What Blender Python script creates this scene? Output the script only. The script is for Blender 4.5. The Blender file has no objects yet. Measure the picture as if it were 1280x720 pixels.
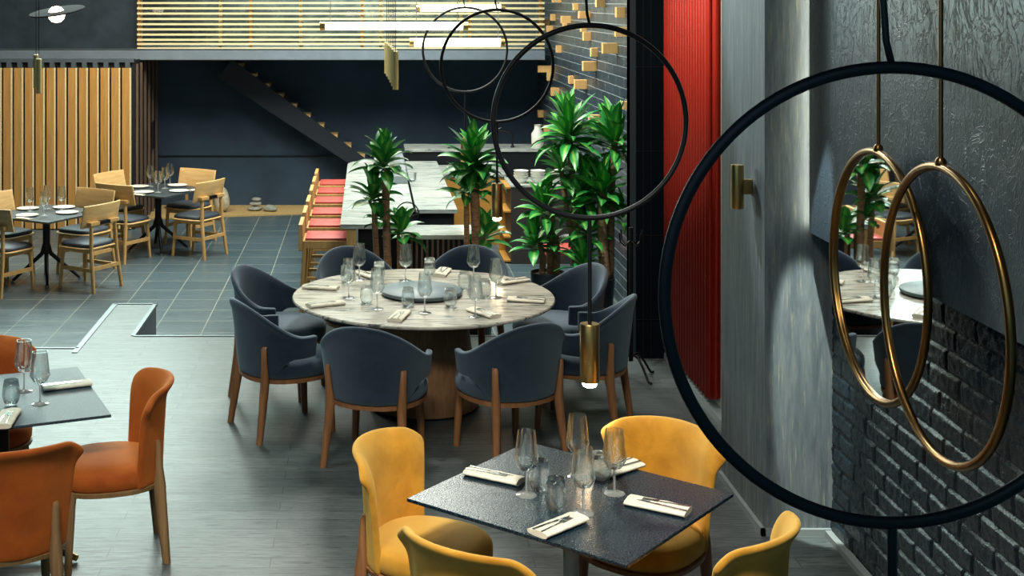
import bpy, bmesh, math, random
from mathutils import Vector, Matrix, noise, Euler

random.seed(7)
PI = math.pi
sc = bpy.context.scene
COL = sc.collection
F, CX, H = 1660.0, 460.0, 2.77          # focal length in px, vanishing point x, eye height
ZT = -0.33                              # lower tiled floor level
R = math.radians


def P(u, v, z):
    """point of the horizontal plane at height z seen at pixel (u, v)"""
    Y = F * (H - z) / v
    return Vector(((u - CX) * Y / F, Y, z))


# ------------------------------------------------------------------ materials
def lin(h):
    h = h.lstrip('#')
    c = [int(h[i:i + 2], 16) / 255 for i in (0, 2, 4)]
    return tuple((x / 12.92 if x <= .04045 else ((x + .055) / 1.055) ** 2.4) for x in c) + (1,)


class NT:
    def __init__(s, name):
        s.m = bpy.data.materials.new(name)
        s.m.use_nodes = True
        s.t = s.m.node_tree
        s.n = s.t.nodes
        s.b = s.n['Principled BSDF']
        s.tc = None

    def new(s, typ, **kw):
        x = s.n.new(typ)
        for k, v in kw.items():
            setattr(x, k, v)
        return x

    def link(s, a, b):
        s.t.links.new(a, b)

    def coord(s, scale=(1, 1, 1), loc=(0, 0, 0), rot=(0, 0, 0), kind='Object'):
        if s.tc is None:
            s.tc = s.new('ShaderNodeTexCoord')
        mp = s.new('ShaderNodeMapping')
        mp.inputs['Scale'].default_value = scale
        mp.inputs['Location'].default_value = loc
        mp.inputs['Rotation'].default_value = rot
        s.link(s.tc.outputs[kind], mp.inputs['Vector'])
        return mp.outputs['Vector']

    def noise(s, vec, scale=5, detail=4, rough=.6, dist=0):
        x = s.new('ShaderNodeTexNoise')
        x.inputs['Scale'].default_value = scale
        x.inputs['Detail'].default_value = detail
        x.inputs['Roughness'].default_value = rough
        x.inputs['Distortion'].default_value = dist
        if vec:
            s.link(vec, x.inputs['Vector'])
        return x.outputs['Fac']

    def ramp(s, fac, stops):
        x = s.new('ShaderNodeValToRGB')
        e = x.color_ramp.elements
        while len(e) < len(stops):
            e.new(.5)
        for el, (p, c) in zip(e, stops):
            el.position = p
            el.color = c if len(c) == 4 else tuple(c) + (1,)
        s.link(fac, x.inputs['Fac'])
        return x.outputs['Color']

    def mix(s, fac, a, b, mode='MIX'):
        x = s.new('ShaderNodeMix', data_type='RGBA', blend_type=mode)
        for sock, val in ((x.inputs[0], fac), (x.inputs[6], a), (x.inputs[7], b)):
            if isinstance(val, (int, float)):
                sock.default_value = val
            elif isinstance(val, tuple):
                sock.default_value = val
            else:
                s.link(val, sock)
        return x.outputs[2]

    def bump(s, height, strength=.3, dist=.01):
        x = s.new('ShaderNodeBump')
        x.inputs['Strength'].default_value = strength
        x.inputs['Distance'].default_value = dist
        s.link(height, x.inputs['Height'])
        s.link(x.outputs['Normal'], s.b.inputs['Normal'])

    def set(s, base=None, rough=None, metal=None, spec=None, sheen=None, coat=None):
        for key, val in (('Base Color', base), ('Roughness', rough), ('Metallic', metal), ('Specular IOR Level', spec),
                         ('Sheen Weight', sheen), ('Coat Weight', coat)):
            if val is None:
                continue
            if isinstance(val, (int, float, tuple)):
                s.b.inputs[key].default_value = val
            else:
                s.link(val, s.b.inputs[key])
        return s


M = {}


def flat(name, hexc, rough=.5, metal=0, spec=.5, var=.12, vs=6, bump=0, bs=60, sheen=None):
    k = NT(name)
    c = lin(hexc)
    v = k.coord()
    lo = tuple(x * (1 - var) for x in c[:3]) + (1,)
    hi = tuple(min(1, x * (1 + var)) for x in c[:3]) + (1,)
    k.set(k.ramp(k.noise(v, vs, 4), [(.3, lo), (.7, hi)]), rough, metal, spec, sheen)
    if bump:
        k.bump(k.noise(v, bs, 3), bump, .005)
    M[name] = k.m
    return k


def wood(name, dark, light, rough=.5, scale=1.0, axis=2, spec=.4):
    k = NT(name)
    s = [22 * scale] * 3
    s[axis] = 1.3 * scale
    n = k.noise(k.coord(tuple(s)), 1.6, 6, .65, .6)
    k.set(k.ramp(n, [(.25, lin(dark)), (.75, lin(light))]), rough, 0, spec)
    k.bump(n, .1, .003)
    M[name] = k.m


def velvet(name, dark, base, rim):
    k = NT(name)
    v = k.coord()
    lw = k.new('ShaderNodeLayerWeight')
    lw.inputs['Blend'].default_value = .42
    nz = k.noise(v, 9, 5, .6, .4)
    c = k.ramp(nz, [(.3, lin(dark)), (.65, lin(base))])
    k.set(k.mix(lw.outputs['Facing'], c, lin(rim)), .75, 0, .2, .5)  # rim highlight put into the base colour where the cloth turns away
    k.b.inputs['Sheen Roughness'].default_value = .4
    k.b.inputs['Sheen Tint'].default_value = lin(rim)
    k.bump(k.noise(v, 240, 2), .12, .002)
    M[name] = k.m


def emit(name, hexc, strength):
    k = NT(name)
    k.set(lin('#ffffff'), .4)
    k.b.inputs['Emission Color'].default_value = lin(hexc)
    k.b.inputs['Emission Strength'].default_value = strength
    M[name] = k.m


# wood plank floor: boards run left to right
k = NT('plank_floor')
br = k.new('ShaderNodeTexBrick', offset=.37, offset_frequency=2)
k.link(k.coord(), br.inputs['Vector'])
for nme, val in (('Scale', 1), ('Mortar Size', .003), ('Mortar Smooth', .2), ('Brick Width', 1.3), ('Row Height', .12), ('Bias', -.1)):
    br.inputs[nme].default_value = val
br.inputs['Color1'].default_value = lin('#576061')
br.inputs['Color2'].default_value = lin('#434c4e')
br.inputs['Mortar'].default_value = lin('#22282b')
g = k.noise(k.coord((1.8, 24, 1)), 2.4, 9, .78, .9)
g2 = k.noise(k.coord((3.2, 9, 1)), 1.7, 4, .6, 1.2)
c = k.mix(k.ramp(g, [(.34, (.1, .1, .1, 1)), (.54, (1, 1, 1, 1))]), lin('#283136'), br.outputs['Color'])
g3 = k.noise(k.coord((5, 55, 1)), 1.6, 4, .6, .4)
c = k.mix(k.ramp(g3, [(.36, (.9,) * 3), (.44, (0,) * 3)]), c, lin('#161e23'))
c = k.mix(k.ramp(g2, [(.52, (0, 0, 0, 1)), (.72, (.45, .45, .45, 1))]), c, lin('#464d4f'))
k.set(c, k.ramp(g, [(.3, (.5, .5, .5, 1)), (.7, (.36, .36, .36, 1))]), 0, .55)
k.bump(g, .25, .004)
M['plank_floor'] = k.m

# slate tiles
k = NT('slate_tile')
br = k.new('ShaderNodeTexBrick', offset=0, offset_frequency=2)
k.link(k.coord(loc=(1.55, -12.83 + .455 * 30, 0)), br.inputs['Vector'])
for nme, val in (('Scale', 1), ('Mortar Size', .0045), ('Mortar Smooth', .1), ('Brick Width', .455), ('Row Height', .455), ('Bias', 0)):
    br.inputs[nme].default_value = val
br.inputs['Color1'].default_value = lin('#50626a')
br.inputs['Color2'].default_value = lin('#44565e')
br.inputs['Mortar'].default_value = lin('#9fa59a')
g = k.noise(k.coord((1.2, 7, 1)), 2.0, 8, .7, .8)
c = k.mix(k.ramp(g, [(.35, (.5, .5, .5, 1)), (.65, (0, 0, 0, 1))]), br.outputs['Color'], lin('#2f4049'))
k.set(c, k.ramp(g, [(.3, (.42, .42, .42, 1)), (.7, (.26, .26, .26, 1))]), 0, .5)
k.bump(k.mix(.5, g, br.outputs['Fac']), .12, .003)
M['slate_tile'] = k.m


def marble(name, base, vein, rot, s1=3.0):
    k = NT(name)
    v = k.coord((1.1, 9, 5), rot=(0, 0, rot))
    n = k.noise(v, s1, 8, .62, 1.4)
    n2 = k.noise(v, s1 * .7, 3, .5, 2.2)
    veins = k.ramp(n, [(.38, (1, 1, 1, 1)), (.45, (.35, .35, .35, 1)), (.58, (0, 0, 0, 1))])
    c = k.mix(veins, lin(base), lin(vein))
    c = k.mix(k.ramp(n2, [(.5, (0, 0, 0, 1)), (.8, (.5, .5, .5, 1))]), c, lin('#b4ac98'))
    k.set(c, .22, 0, .5)
    M[name] = k.m


marble('marble', '#c4c1b5', '#4c5154', R(14), 2.6)
marble('bar_marble', '#b9c1bd', '#6e7c7e', R(3), 2.4)

flat('navy_wall', '#35475a', .7, spec=.25, var=.25, vs=1.2, bump=.15, bs=30)
flat('upper_wall', '#2f3a44', .8, spec=.2, var=.25, vs=3, bump=.3, bs=24)
flat('stringer_navy', '#16202c', .6, var=.15)
flat('disc_dark', '#15171b', .95, var=.1, spec=.05)
flat('beam_grey', '#6e7c88', .55, var=.1)
flat('black_paint', '#10161c', .5, var=.2, spec=.4)
flat('column_black', '#0a131b', .95, var=.12, spec=.04)
flat('black_metal', '#0b0f14', .5, spec=.3, var=.1)
flat('riser', '#4a555c', .5, var=.15)
flat('edge_trim', '#6e7679', .4, metal=.6, var=.1)
flat('skirting', '#7d878a', .4, var=.1)
flat('curtain_red', '#b52e1e', .5, var=.06, spec=.3)
flat('ceramic', '#e6e6de', .25, var=.03)
flat('linen', '#e0dccb', .85, var=.06, vs=40, bump=.4, bs=300)
flat('pebble', '#8d9088', .8, var=.2, vs=20, bump=.4, bs=80)
flat('boulder_stone', '#b5ae97', .85, var=.3, vs=14, bump=.8, bs=50)
flat('sand', '#b59a66', .9, var=.25, vs=60, bump=.5, bs=120)
flat('soil', '#3a2f24', .95, var=.4, vs=60, bump=.9, bs=90)
flat('pot_black', '#1a2026', .35, var=.1)
flat('red_leather', '#b8504a', .5, var=.1)
flat('dark_cushion', '#2c3846', .55, var=.12)
flat('steel', '#a9b0b2', .28, metal=.9, var=.06)
flat('dull_steel', '#8b949b', .4, metal=.3, var=.06)
flat('cutlery_steel', '#b9bcb8', .2, metal=1, var=.03)
flat('brown_cabinet', '#33302f', .5, var=.15)
flat('susan_slate', '#5c7078', .45, var=.12)
flat('gravel_glass', '#7c8a86', .5)

wood('oak', '#b0854c', '#d8b073', .5)
wood('oak_cabinet', '#a8762f', '#c4924a', .45, axis=0)
wood('oak_back', '#cba063', '#e6c58c', .45, axis=0)
wood('walnut', '#6d482e', '#a1714a', .42)
wood('oak_leg', '#70563a', '#a08058', .45)
wood('veneer', '#74563e', '#a07c5b', .4, scale=1.3)
wood('screen_oak', '#a2763c', '#cb9c58', .5)
wood('pale_slat', '#dccb98', '#f0e4ba', .5, axis=0)
wood('block_wood', '#c99a5c', '#e0b87c', .6)
wood('bar_slat', '#4f4038', '#75604f', .5)

velvet('blue_velvet', '#152230', '#203142', '#748592')
velvet('yellow_velvet', '#a36c14', '#c68c28', '#e2bb66')
velvet('orange_velvet', '#8a3f12', '#a8521b', '#c97a3c')

for nm, hx, rg in (('brass', '#c6a366', .3), ('gold', '#836339', .3), ('bronze_rod', '#8a6a46', .35), ('copper', '#b07a5a', .3)):
    k = NT(nm)
    k.set(lin(hx), rg, 1)
    M[nm] = k.m
flat('tube_brass', '#e2d08c', .4, metal=.1, var=.04)

k = NT('mirror_glass')
k.set(lin('#e8ecec'), .015, 1)
M['mirror_glass'] = k.m

# clear thin glass: see-through face-on, shiny at grazing angles
k = NT('clear_glass')
gs = k.new('ShaderNodeBsdfGlass')
gs.inputs['Roughness'].default_value = 0
gs.inputs['IOR'].default_value = 1.48
gs.inputs['Color'].default_value = (.97, .99, .99, 1)
tr = k.new('ShaderNodeBsdfTransparent')
tr.inputs['Color'].default_value = (.96, .98, .98, 1)
mx = k.new('ShaderNodeMixShader')
mx.inputs[0].default_value = .72
k.link(tr.outputs[0], mx.inputs[1])
k.link(gs.outputs[0], mx.inputs[2])
k.link(mx.outputs[0], k.n['Material Output'].inputs['Surface'])
M['clear_glass'] = k.m
k = NT('stem_glass')  # white diffuse mixed in stands for bright glints on stem and foot
gs = k.new('ShaderNodeBsdfGlass')
gs.inputs['Roughness'].default_value = 0
gs.inputs['IOR'].default_value = 1.5
tl = k.new('ShaderNodeBsdfTranslucent')
tl.inputs['Color'].default_value = (.9, .95, .95, 1)
df = k.new('ShaderNodeBsdfDiffuse')
df.inputs['Color'].default_value = (.85, .9, .9, 1)
m2 = k.new('ShaderNodeMixShader')
k.link(tl.outputs[0], m2.inputs[1])
k.link(df.outputs[0], m2.inputs[2])
mx = k.new('ShaderNodeMixShader')
mx.inputs[0].default_value = .3
k.link(gs.outputs[0], mx.inputs[1])
k.link(m2.outputs[0], mx.inputs[2])
k.link(mx.outputs[0], k.n['Material Output'].inputs['Surface'])
M['stem_glass'] = k.m

# granite-like speckled table tops
for nm, cols, r0, r1, sp in (('speckled_top', ('#0a1722', '#152733', '#3f535f'), .2, .36, .5), ('speckled_grey', ('#1c2a32', '#33444d', '#6b7d86'), .42, .6, .4)):
    k = NT(nm)
    v = k.coord()
    n = k.noise(v, 140, 3, .75)
    k.set(k.ramp(n, [(.38, lin(cols[0])), (.56, lin(cols[1])), (.7, lin(cols[2]))]), k.ramp(n, [(.35, (r0,) * 3), (.65, (r1,) * 3)]), 0, sp)
    k.bump(k.noise(v, 120, 2), .35, .003)
    M[nm] = k.m
k = NT('dark_top')
k.set(k.ramp(k.noise(k.coord(), 30, 3), [(.3, lin('#2a3238')), (.7, lin('#3c464c'))]), .38, 0, .5)
M['dark_top'] = k.m

# rough painted black brick
k = NT('black_brick')
v = k.coord()
n = k.noise(v, 70, 4, .7)
k.set(k.ramp(k.noise(v, 4), [(.3, lin('#0a1820')), (.7, lin('#13222a'))]), k.ramp(n, [(.3, (.22,) * 3), (.7, (.4,) * 3)]), 0, .8)
k.bump(n, .6, .005)
M['black_brick'] = k.m

# trowelled dark plaster
k = NT('trowel_plaster')
v = k.coord((1, 1.0, .55))
vo = k.noise(v, 9, 5, .55, 3.2)
n = k.noise(k.coord(), 22, 6, .7, 1.5)
h_ = k.mix(.45, k.ramp(vo, [(.46, (0,) * 3), (.5, (1,) * 3), (.54, (0,) * 3)]), n)
k.set(k.ramp(k.noise(v, 3, 4), [(.3, lin('#222d38')), (.7, lin('#2f3b46'))]), .36, 0, .5)
k.bump(h_, .55, .005)
M['trowel_plaster'] = k.m

# weathered pillar panels
k = NT('weathered_panel')
a = k.noise(k.coord((9, 9, 1.0)), 2.4, 8, .7, .3)
b = k.noise(k.coord((30, 30, 1.6)), 2.0, 6, .75, .2)
c = k.ramp(a, [(.3, lin('#465058')), (.5, lin('#5b666c')), (.7, lin('#737c7e'))])
c = k.mix(k.ramp(b, [(.56, (0,) * 3), (.72, (.6,) * 3)]), c, lin('#a8a384'))
c = k.mix(k.ramp(b, [(.28, (.6,) * 3), (.42, (0,) * 3)]), c, lin('#46525a'))
k.set(c, .55, 0, .35)
k.bump(b, .3, .004)
M['weathered_panel'] = k.m

# dark stacked wall tiles (side wall), pattern in Y/Z
k = NT('wall_tile')
cmb = k.new('ShaderNodeCombineXYZ')
sep = k.new('ShaderNodeSeparateXYZ')
k.link(k.coord(), sep.inputs[0])
k.link(sep.outputs['Y'], cmb.inputs['X'])
k.link(sep.outputs['Z'], cmb.inputs['Y'])
br = k.new('ShaderNodeTexBrick', offset=.5)
k.link(cmb.outputs[0], br.inputs['Vector'])
for nme, val in (('Scale', 1), ('Mortar Size', .004), ('Mortar Smooth', .1), ('Brick Width', .42), ('Row Height', .105), ('Bias', 0)):
    br.inputs[nme].default_value = val
br.inputs['Color1'].default_value = lin('#31404a')
br.inputs['Color2'].default_value = lin('#25323b')
br.inputs['Mortar'].default_value = lin('#8b959b')
k.set(br.outputs['Color'], .35, 0, .5)
M['wall_tile'] = k.m

# backing added behind the slatted window: mottle paints dim foliage and glass reflections
k = NT('window_mottle')
n = k.noise(k.coord((1, 1, 1.5)), 2.2, 7, .75, 1.0)
k.set(k.ramp(n, [(.3, lin('#1b2a2c')), (.5, lin('#5a6660')), (.62, lin('#8d9686')), (.75, lin('#2e3b3a'))]), .8)
M['window_mottle'] = k.m

# leaves: light mid stripe by UV
k = NT('leaf')
uv = k.new('ShaderNodeUVMap')
sp = k.new('ShaderNodeSeparateXYZ')
k.link(uv.outputs[0], sp.inputs[0])
c = k.ramp(sp.outputs['X'], [(0, lin('#1f7a38')), (.32, lin('#329c46')), (.5, lin('#a6d65c')), (.68, lin('#329c46')), (1, lin('#1f7a38'))])
c = k.mix(k.ramp(k.noise(k.coord(), 14, 2), [(.35, (0,) * 3), (.75, (.55,) * 3)]), c, lin('#1c7034'))
k.set(c, .33, 0, .5)
k.b.inputs['Subsurface Weight'].default_value = 0
M['leaf'] = k.m
k = NT('bark')
n = k.noise(k.coord((14, 14, 60)), 1.2, 5, .7, .5)
k.set(k.ramp(n, [(.3, lin('#73553c')), (.7, lin('#c09a74'))]), .85)
k.bump(n, .8, .01)
M['bark'] = k.m

emit('lamp_glow', '#ffe2b8', 60)
emit('tube_glow', '#fff0d0', 2.6)
emit('globe_glow', '#ffeccc', 5)


# ------------------------------------------------------------------ mesh builder
class MB:
    def __init__(s):
        s.bm = bmesh.new()

    def box(s, lo, hi, rot=None, piv=(0, 0, 0), bev=0):
        m = bmesh.new()
        bmesh.ops.create_cube(m, size=1)
        lo, hi = Vector(lo), Vector(hi)
        ctr = (lo + hi) / 2
        sz = hi - lo
        for v in m.verts:
            v.co = Vector((v.co.x * sz.x, v.co.y * sz.y, v.co.z * sz.z)) + ctr
        if bev:
            bmesh.ops.bevel(m, geom=m.edges[:] + m.verts[:], offset=bev, segments=2, profile=.6, affect='EDGES')
        if rot is not None:
            Rm = rot.to_matrix().to_4x4() if hasattr(rot, 'to_matrix') else rot
            p = Vector(piv)
            for v in m.verts:
                v.co = (Rm @ (v.co - p)) + p
        s._merge(m)
        return s

    def _merge(s, m):
        me = bpy.data.meshes.new('tmp')
        m.to_mesh(me)
        m.free()
        s.bm.from_mesh(me)
        bpy.data.meshes.remove(me)

    def loft(s, rings, cap=True, closed=False):
        """rings: lists of equal count of points"""
        vs = [[s.bm.verts.new(p) for p in r] for r in rings]
        n = len(vs[0])
        pairs = list(zip(vs[:-1], vs[1:]))
        if closed:
            pairs.append((vs[-1], vs[0]))
        for a, b in pairs:
            for i in range(n):
                j = (i + 1) % n
                s.bm.faces.new((a[i], a[j], b[j], b[i]))
        if cap and not closed:
            s.bm.faces.new(list(reversed(vs[0])))
            s.bm.faces.new(vs[-1])
        return s

    def cyl(s, p0, p1, r0, r1=None, seg=16):
        return s.tube([p0, p1], [r0, r0 if r1 is None else r1], seg)

    def tube(s, pts, r, seg=12, closed=False):
        pts = [Vector(p) for p in pts]
        if not isinstance(r, (list, tuple)):
            r = [r] * len(pts)
        n = len(pts)
        rings = []
        t0 = None
        up = None
        for i in range(n):
            if closed:
                t = (pts[(i + 1) % n] - pts[i - 1]).normalized()
            else:
                t = (pts[min(i + 1, n - 1)] - pts[max(i - 1, 0)]).normalized()
            if up is None:
                up = t.orthogonal().normalized()
                if closed:
                    nn = Vector((0, 0, 0))
                    ctr = sum(pts, Vector()) / n
                    nn = (pts[0] - ctr).cross(pts[n // 4] - ctr).normalized()
                    up = nn
            elif not closed:
                up = (up - t * up.dot(t)).normalized()
            w = t.cross(up)
            rings.append([pts[i] + (up * math.cos(a) + w * math.sin(a)) * r[i] for a in [2 * PI * k / seg for k in range(seg)]])
        return s.loft(rings, True, closed)

    def lathe(s, prof, seg=24, c=(0, 0, 0), cap0=True, cap1=True):
        c = Vector(c)
        rings = []
        for (r, z) in prof:
            rings.append([c + Vector((max(r, .0002) * math.cos(2 * PI * k / seg), max(r, .0002) * math.sin(2 * PI * k / seg), z)) for k in range(seg)])
        return s.loft(rings, True)

    def prism(s, levels, bev=.25):
        """levels: (x, y, z, w, d, ang): rounded-rectangle horizontal sections"""
        rings = []
        for (x, y, z, w, d, a) in levels:
            pts = []
            bw, bd = w * bev, d * bev
            for px, py in ((w / 2 - bw, -d / 2), (w / 2, -d / 2 + bd), (w / 2, d / 2 - bd), (w / 2 - bw, d / 2), (-w / 2 + bw, d / 2),
                           (-w / 2, d / 2 - bd), (-w / 2, -d / 2 + bd), (-w / 2 + bw, -d / 2)):
                pts.append(Vector((x + px * math.cos(a) - py * math.sin(a), y + px * math.sin(a) + py * math.cos(a), z)))
            rings.append(pts)
        return s.loft(rings)

    def grid(s, fn, nu, nv):
        vs = [[s.bm.verts.new(fn(i / nu, j / nv)) for j in range(nv + 1)] for i in range(nu + 1)]
        for i in range(nu):
            for j in range(nv):
                s.bm.faces.new((vs[i][j], vs[i + 1][j], vs[i + 1][j + 1], vs[i][j + 1]))
        return s

    def build(s, name, mat, parent=None, smooth=False, loc=None, rot=None, auto=None):
        bmesh.ops.recalc_face_normals(s.bm, faces=s.bm.faces[:])
        me = bpy.data.meshes.new(name)
        s.bm.to_mesh(me)
        s.bm.free()
        if smooth:
            for p in me.polygons:
                p.use_smooth = True
            if smooth != 'all':
                me.set_sharp_from_angle(angle=R(smooth if smooth not in (True,) else 40))
        me.materials.append(M[mat])
        o = bpy.data.objects.new(name, me)
        COL.objects.link(o)
        if parent is not None:
            o.parent = parent
        if loc is not None:
            o.location = loc
        if rot is not None:
            o.rotation_euler = (0, 0, rot)
        return o


def tag(o, label=None, cat=None, group=None, kind=None):
    for kx, vx in (('label', label), ('category', cat), ('group', group), ('kind', kind)):
        if vx:
            o[kx] = vx
    return o


def thing(name, loc, rz=0, label=None, cat=None, group=None):
    o = bpy.data.objects.new(name, None)
    o.empty_display_size = .1
    COL.objects.link(o)
    o.location = loc
    o.rotation_euler = (0, 0, rz)
    return tag(o, label, cat, group)


def copy_tree(src, parent=None):
    c = src.copy()
    COL.objects.link(c)
    if parent is not None:
        c.parent = parent
    for ch in list(src.children):
        copy_tree(ch, c)
    return c


class Proto:
    """first call moves the prototype itself, later calls copy it with its parts"""
    def __init__(s, root):
        s.root, s.used = root, False

    def put(s, loc, rz, label, group=None, cat=None, tilt=None):
        o = copy_tree(s.root) if s.used else s.root
        s.used = True
        o.location = loc
        o.rotation_euler = (0, 0, rz)
        tag(o, label, cat, group)
        return o


def struct(mb, name, mat, smooth=False):
    return tag(mb.build(name, mat, smooth=smooth), kind='structure')


def subsurf(o, lv=2):
    m = o.modifiers.new('sub', 'SUBSURF')
    m.levels = m.render_levels = lv
    return o


def bevel(o, w=.004, seg=2):
    m = o.modifiers.new('bev', 'BEVEL')
    m.width = w
    m.segments = seg
    m.limit_method = 'ANGLE'
    return o


# ------------------------------------------------------------------ SETTING
XL = -7.0
# raised wooden platform with the peninsula
b = MB()
for z in (0,):
    pts = [(XL, 1.2), (2.9, 1.2), (2.9, 10.95), (-1.93, 10.95), (-1.93, 12.1), (-2.30, 12.1), (-2.30, 10.57), (XL, 10.57)]
    vt = [b.bm.verts.new((x, y, 0)) for x, y in pts]
    b.bm.faces.new(vt)
struct(b, 'floor', 'plank_floor')
b = MB()
for (x0, y0), (x1, y1) in zip(pts[2:], pts[3:]):
    q = [b.bm.verts.new(p) for p in ((x0, y0, -.002), (x1, y1, -.002), (x1, y1, ZT), (x0, y0, ZT))]
    b.bm.faces.new(q)
struct(b, 'trim_1', 'riser')
# edge strips of the platform
b = MB()
b.box((-1.93, 10.925, -.02), (2.9, 10.955, .006))
b.box((-2.31, 12.08, -.02), (-1.92, 12.11, .006))
b.box((-1.955, 10.95, -.02), (-1.92, 12.1, .006))
b.box((-2.325, 10.42, -.02), (-2.28, 12.1, .006))
b.box((XL, 10.545, -.02), (-2.30, 10.575, .006))
struct(b, 'trim_2', 'edge_trim')
b = MB()
b.box((XL, 10.2, ZT - .1), (2.9, 24, ZT))
struct(b, 'floor_tile', 'slate_tile')
b = MB()
b.box((XL - .1, 19.95, ZT), (2.9, 20.15, 2.06))
struct(b, 'wall_back', 'navy_wall')
b = MB()
b.box((XL, 19.93, .42), (1.0, 19.95, .436))
struct(b, 'trim_3', 'black_paint')
# mezzanine beam, upper wall and slatted window
YB = 18.4
zb0, zb1 = H - 75 * YB / F, H - 62 * YB / F
b = MB()
b.box((XL, YB, zb0), (2.45, 20.15, zb1))
struct(b, 'trim_4', 'beam_grey')
b = MB()
b.box((XL, YB - .01, zb1), (2.45, YB + .03, zb1 + .012))
b.box((XL, YB - .012, zb0), (2.45, YB + .02, zb0 + .008))
struct(b, 'trim_5', 'edge_trim')
xw0 = (171 - CX) * YB / F
b = MB()
b.box((XL, YB + .15, zb1), (xw0 + .02, YB + .3, 4.6))
struct(b, 'wall_upper', 'upper_wall')
b = MB()
b.box((xw0 - 1.5, 21.6, zb1 - .1), (2.75, 21.7, 4.6))
struct(b, 'wall_upper_back', 'window_mottle')
win = tag(MB().box((xw0 - .02, YB + .17, zb1 + .012), (2.45, YB + .185, 4.5)).build('window_1', 'clear_glass'), kind='structure')
b = MB()
x = xw0
while x < 2.4:
    b.box((x, YB + .14, zb1 + .012), (x + .045, YB + .21, 4.5))
    x += 1.12
b.build('window_frame', 'pale_slat', win)
sl_top = [H - v * YB / F for v in (60.8, 55.3, 50, 43.5, 37, 30.5, 24, 17.2, 10.6, 4, -3, -10, -17)]
scr = thing('slat_screen', (xw0, YB, zb1), 0, 'bright pale wooden louvre of horizontal slats before the upper window', 'window screen')
for z in sl_top:
    MB().box((0, .02, z - zb1 - .012), (2.45 - xw0, .075, z - zb1 + .016)).build('slat', 'pale_slat', scr)
b = MB()
for xx in (0.0, 1.55, 3.1, 4.6, 5.58):
    b.box((xx, .076, 0.012), (xx + .04, .12, sl_top[-1] - zb1 + .1))
b.build('upright', 'screen_oak', scr)
# side walls
b = MB()
b.box((XL - .1, 1.2, -.4), (XL, 24, 4.6))
struct(b, 'wall_left', 'navy_wall')
XT = 2.55
b = MB()
b.box((XT, 10.6, ZT), (XT + .2, 20.2, 4.6))
struct(b, 'wall_right', 'wall_tile')
b = MB()
b.box((2.07, 10.26, -.0), (2.292, 10.62, 4.6))
b.box((2.07, 10.5, -.33), (2.7, 10.62, 4.6))
struct(b, 'wall_column', 'column_black')
b = MB()
for xx in (2.125, 2.185):
    b.box((xx, 10.256, .02), (xx + .004, 10.262, 4.5))
for zz in (.3, .95, 1.6, 2.25, 2.9):
    b.box((2.07, 10.256, zz), (2.29, 10.262, zz + .004))
struct(b, 'trim_6', 'black_paint')
b = MB()
b.box((XL - .1, 1.2, 4.6), (2.9, 24, 4.7))
struct(b, 'ceiling', 'navy_wall')

# pillar and the brick wall beside it
XP = 2.055
b = MB()
b.box((XP, 6.88, 0), (2.75, 7.72, 4.6))
struct(b, 'wall_pillar', 'weathered_panel')
b = MB()
b.box((XP - .022, 6.858, 0), (2.40, 6.88, .035))
b.box((XP - .022, 6.858, 0), (XP, 7.72, .035))
struct(b, 'baseboard_pillar', 'skirting')
XB = 2.40
CH, BL = .094, .30


def brick_h(y, z):
    row = math.floor(z / CH)
    off = (row % 2) * .5 * BL + .04 * math.sin(row * 2.1)
    wob = .006 * noise.noise((y * 6, row * 3.3, 1.7))
    fz = ((z + wob) / CH) % 1
    fy = ((y + off) / BL) % 1
    ci = math.floor((y + off) / BL)
    e = min(min(fz, 1 - fz) * CH, min(fy, 1 - fy) * BL)
    pr = max(0, min(1, (e - .003) / .010))
    pr = pr * pr * (3 - 2 * pr)
    rnd = noise.cell((ci * 1.37, row * 2.11, .5))
    tilt = (fz - .5) * .012 * noise.cell((ci * 3.1, row * 1.7, 5))
    h_ = pr * (.009 + .003 * abs(rnd)) + pr * tilt * .5
    h_ += .004 * noise.noise((y * 28, z * 28, 3)) + .0025 * noise.noise((y * 75, z * 75, 7))
    if noise.cell((ci * 5.3, row * 4.7, 9)) > .92:
        h_ += pr * .008
    return h_


b = MB()
NY, NZ = 400, 210
Y0, Y1, Z1 = 3.7, 6.88, 1.62
b.grid(lambda i, j: Vector((XB + .014 - brick_h(Y0 + i * (Y1 - Y0), j * Z1), Y0 + i * (Y1 - Y0), j * Z1)), NY, NZ)
struct(b, 'wall_brick', 'black_brick', 'all')
b = MB()
b.box((2.26, 3.4, 1.58), (2.75, 6.80, 4.6))
b.box((2.33, 6.80, 1.58), (2.75, 6.879, 4.6))
struct(b, 'wall_panel', 'trowel_plaster')
b = MB()
b.box((2.36, 3.6, 0), (2.40, 6.86, .03))
struct(b, 'baseboard_brick', 'skirting')
b = MB()
b.box((2.36, 7.72, 0), (2.75, 10.3, 4.6))
struct(b, 'wall_niche', 'linen')
b = MB()
b.box((2.285, 7.72, 0), (2.36, 10.25, .045))
struct(b, 'baseboard_niche', 'skirting')
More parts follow.
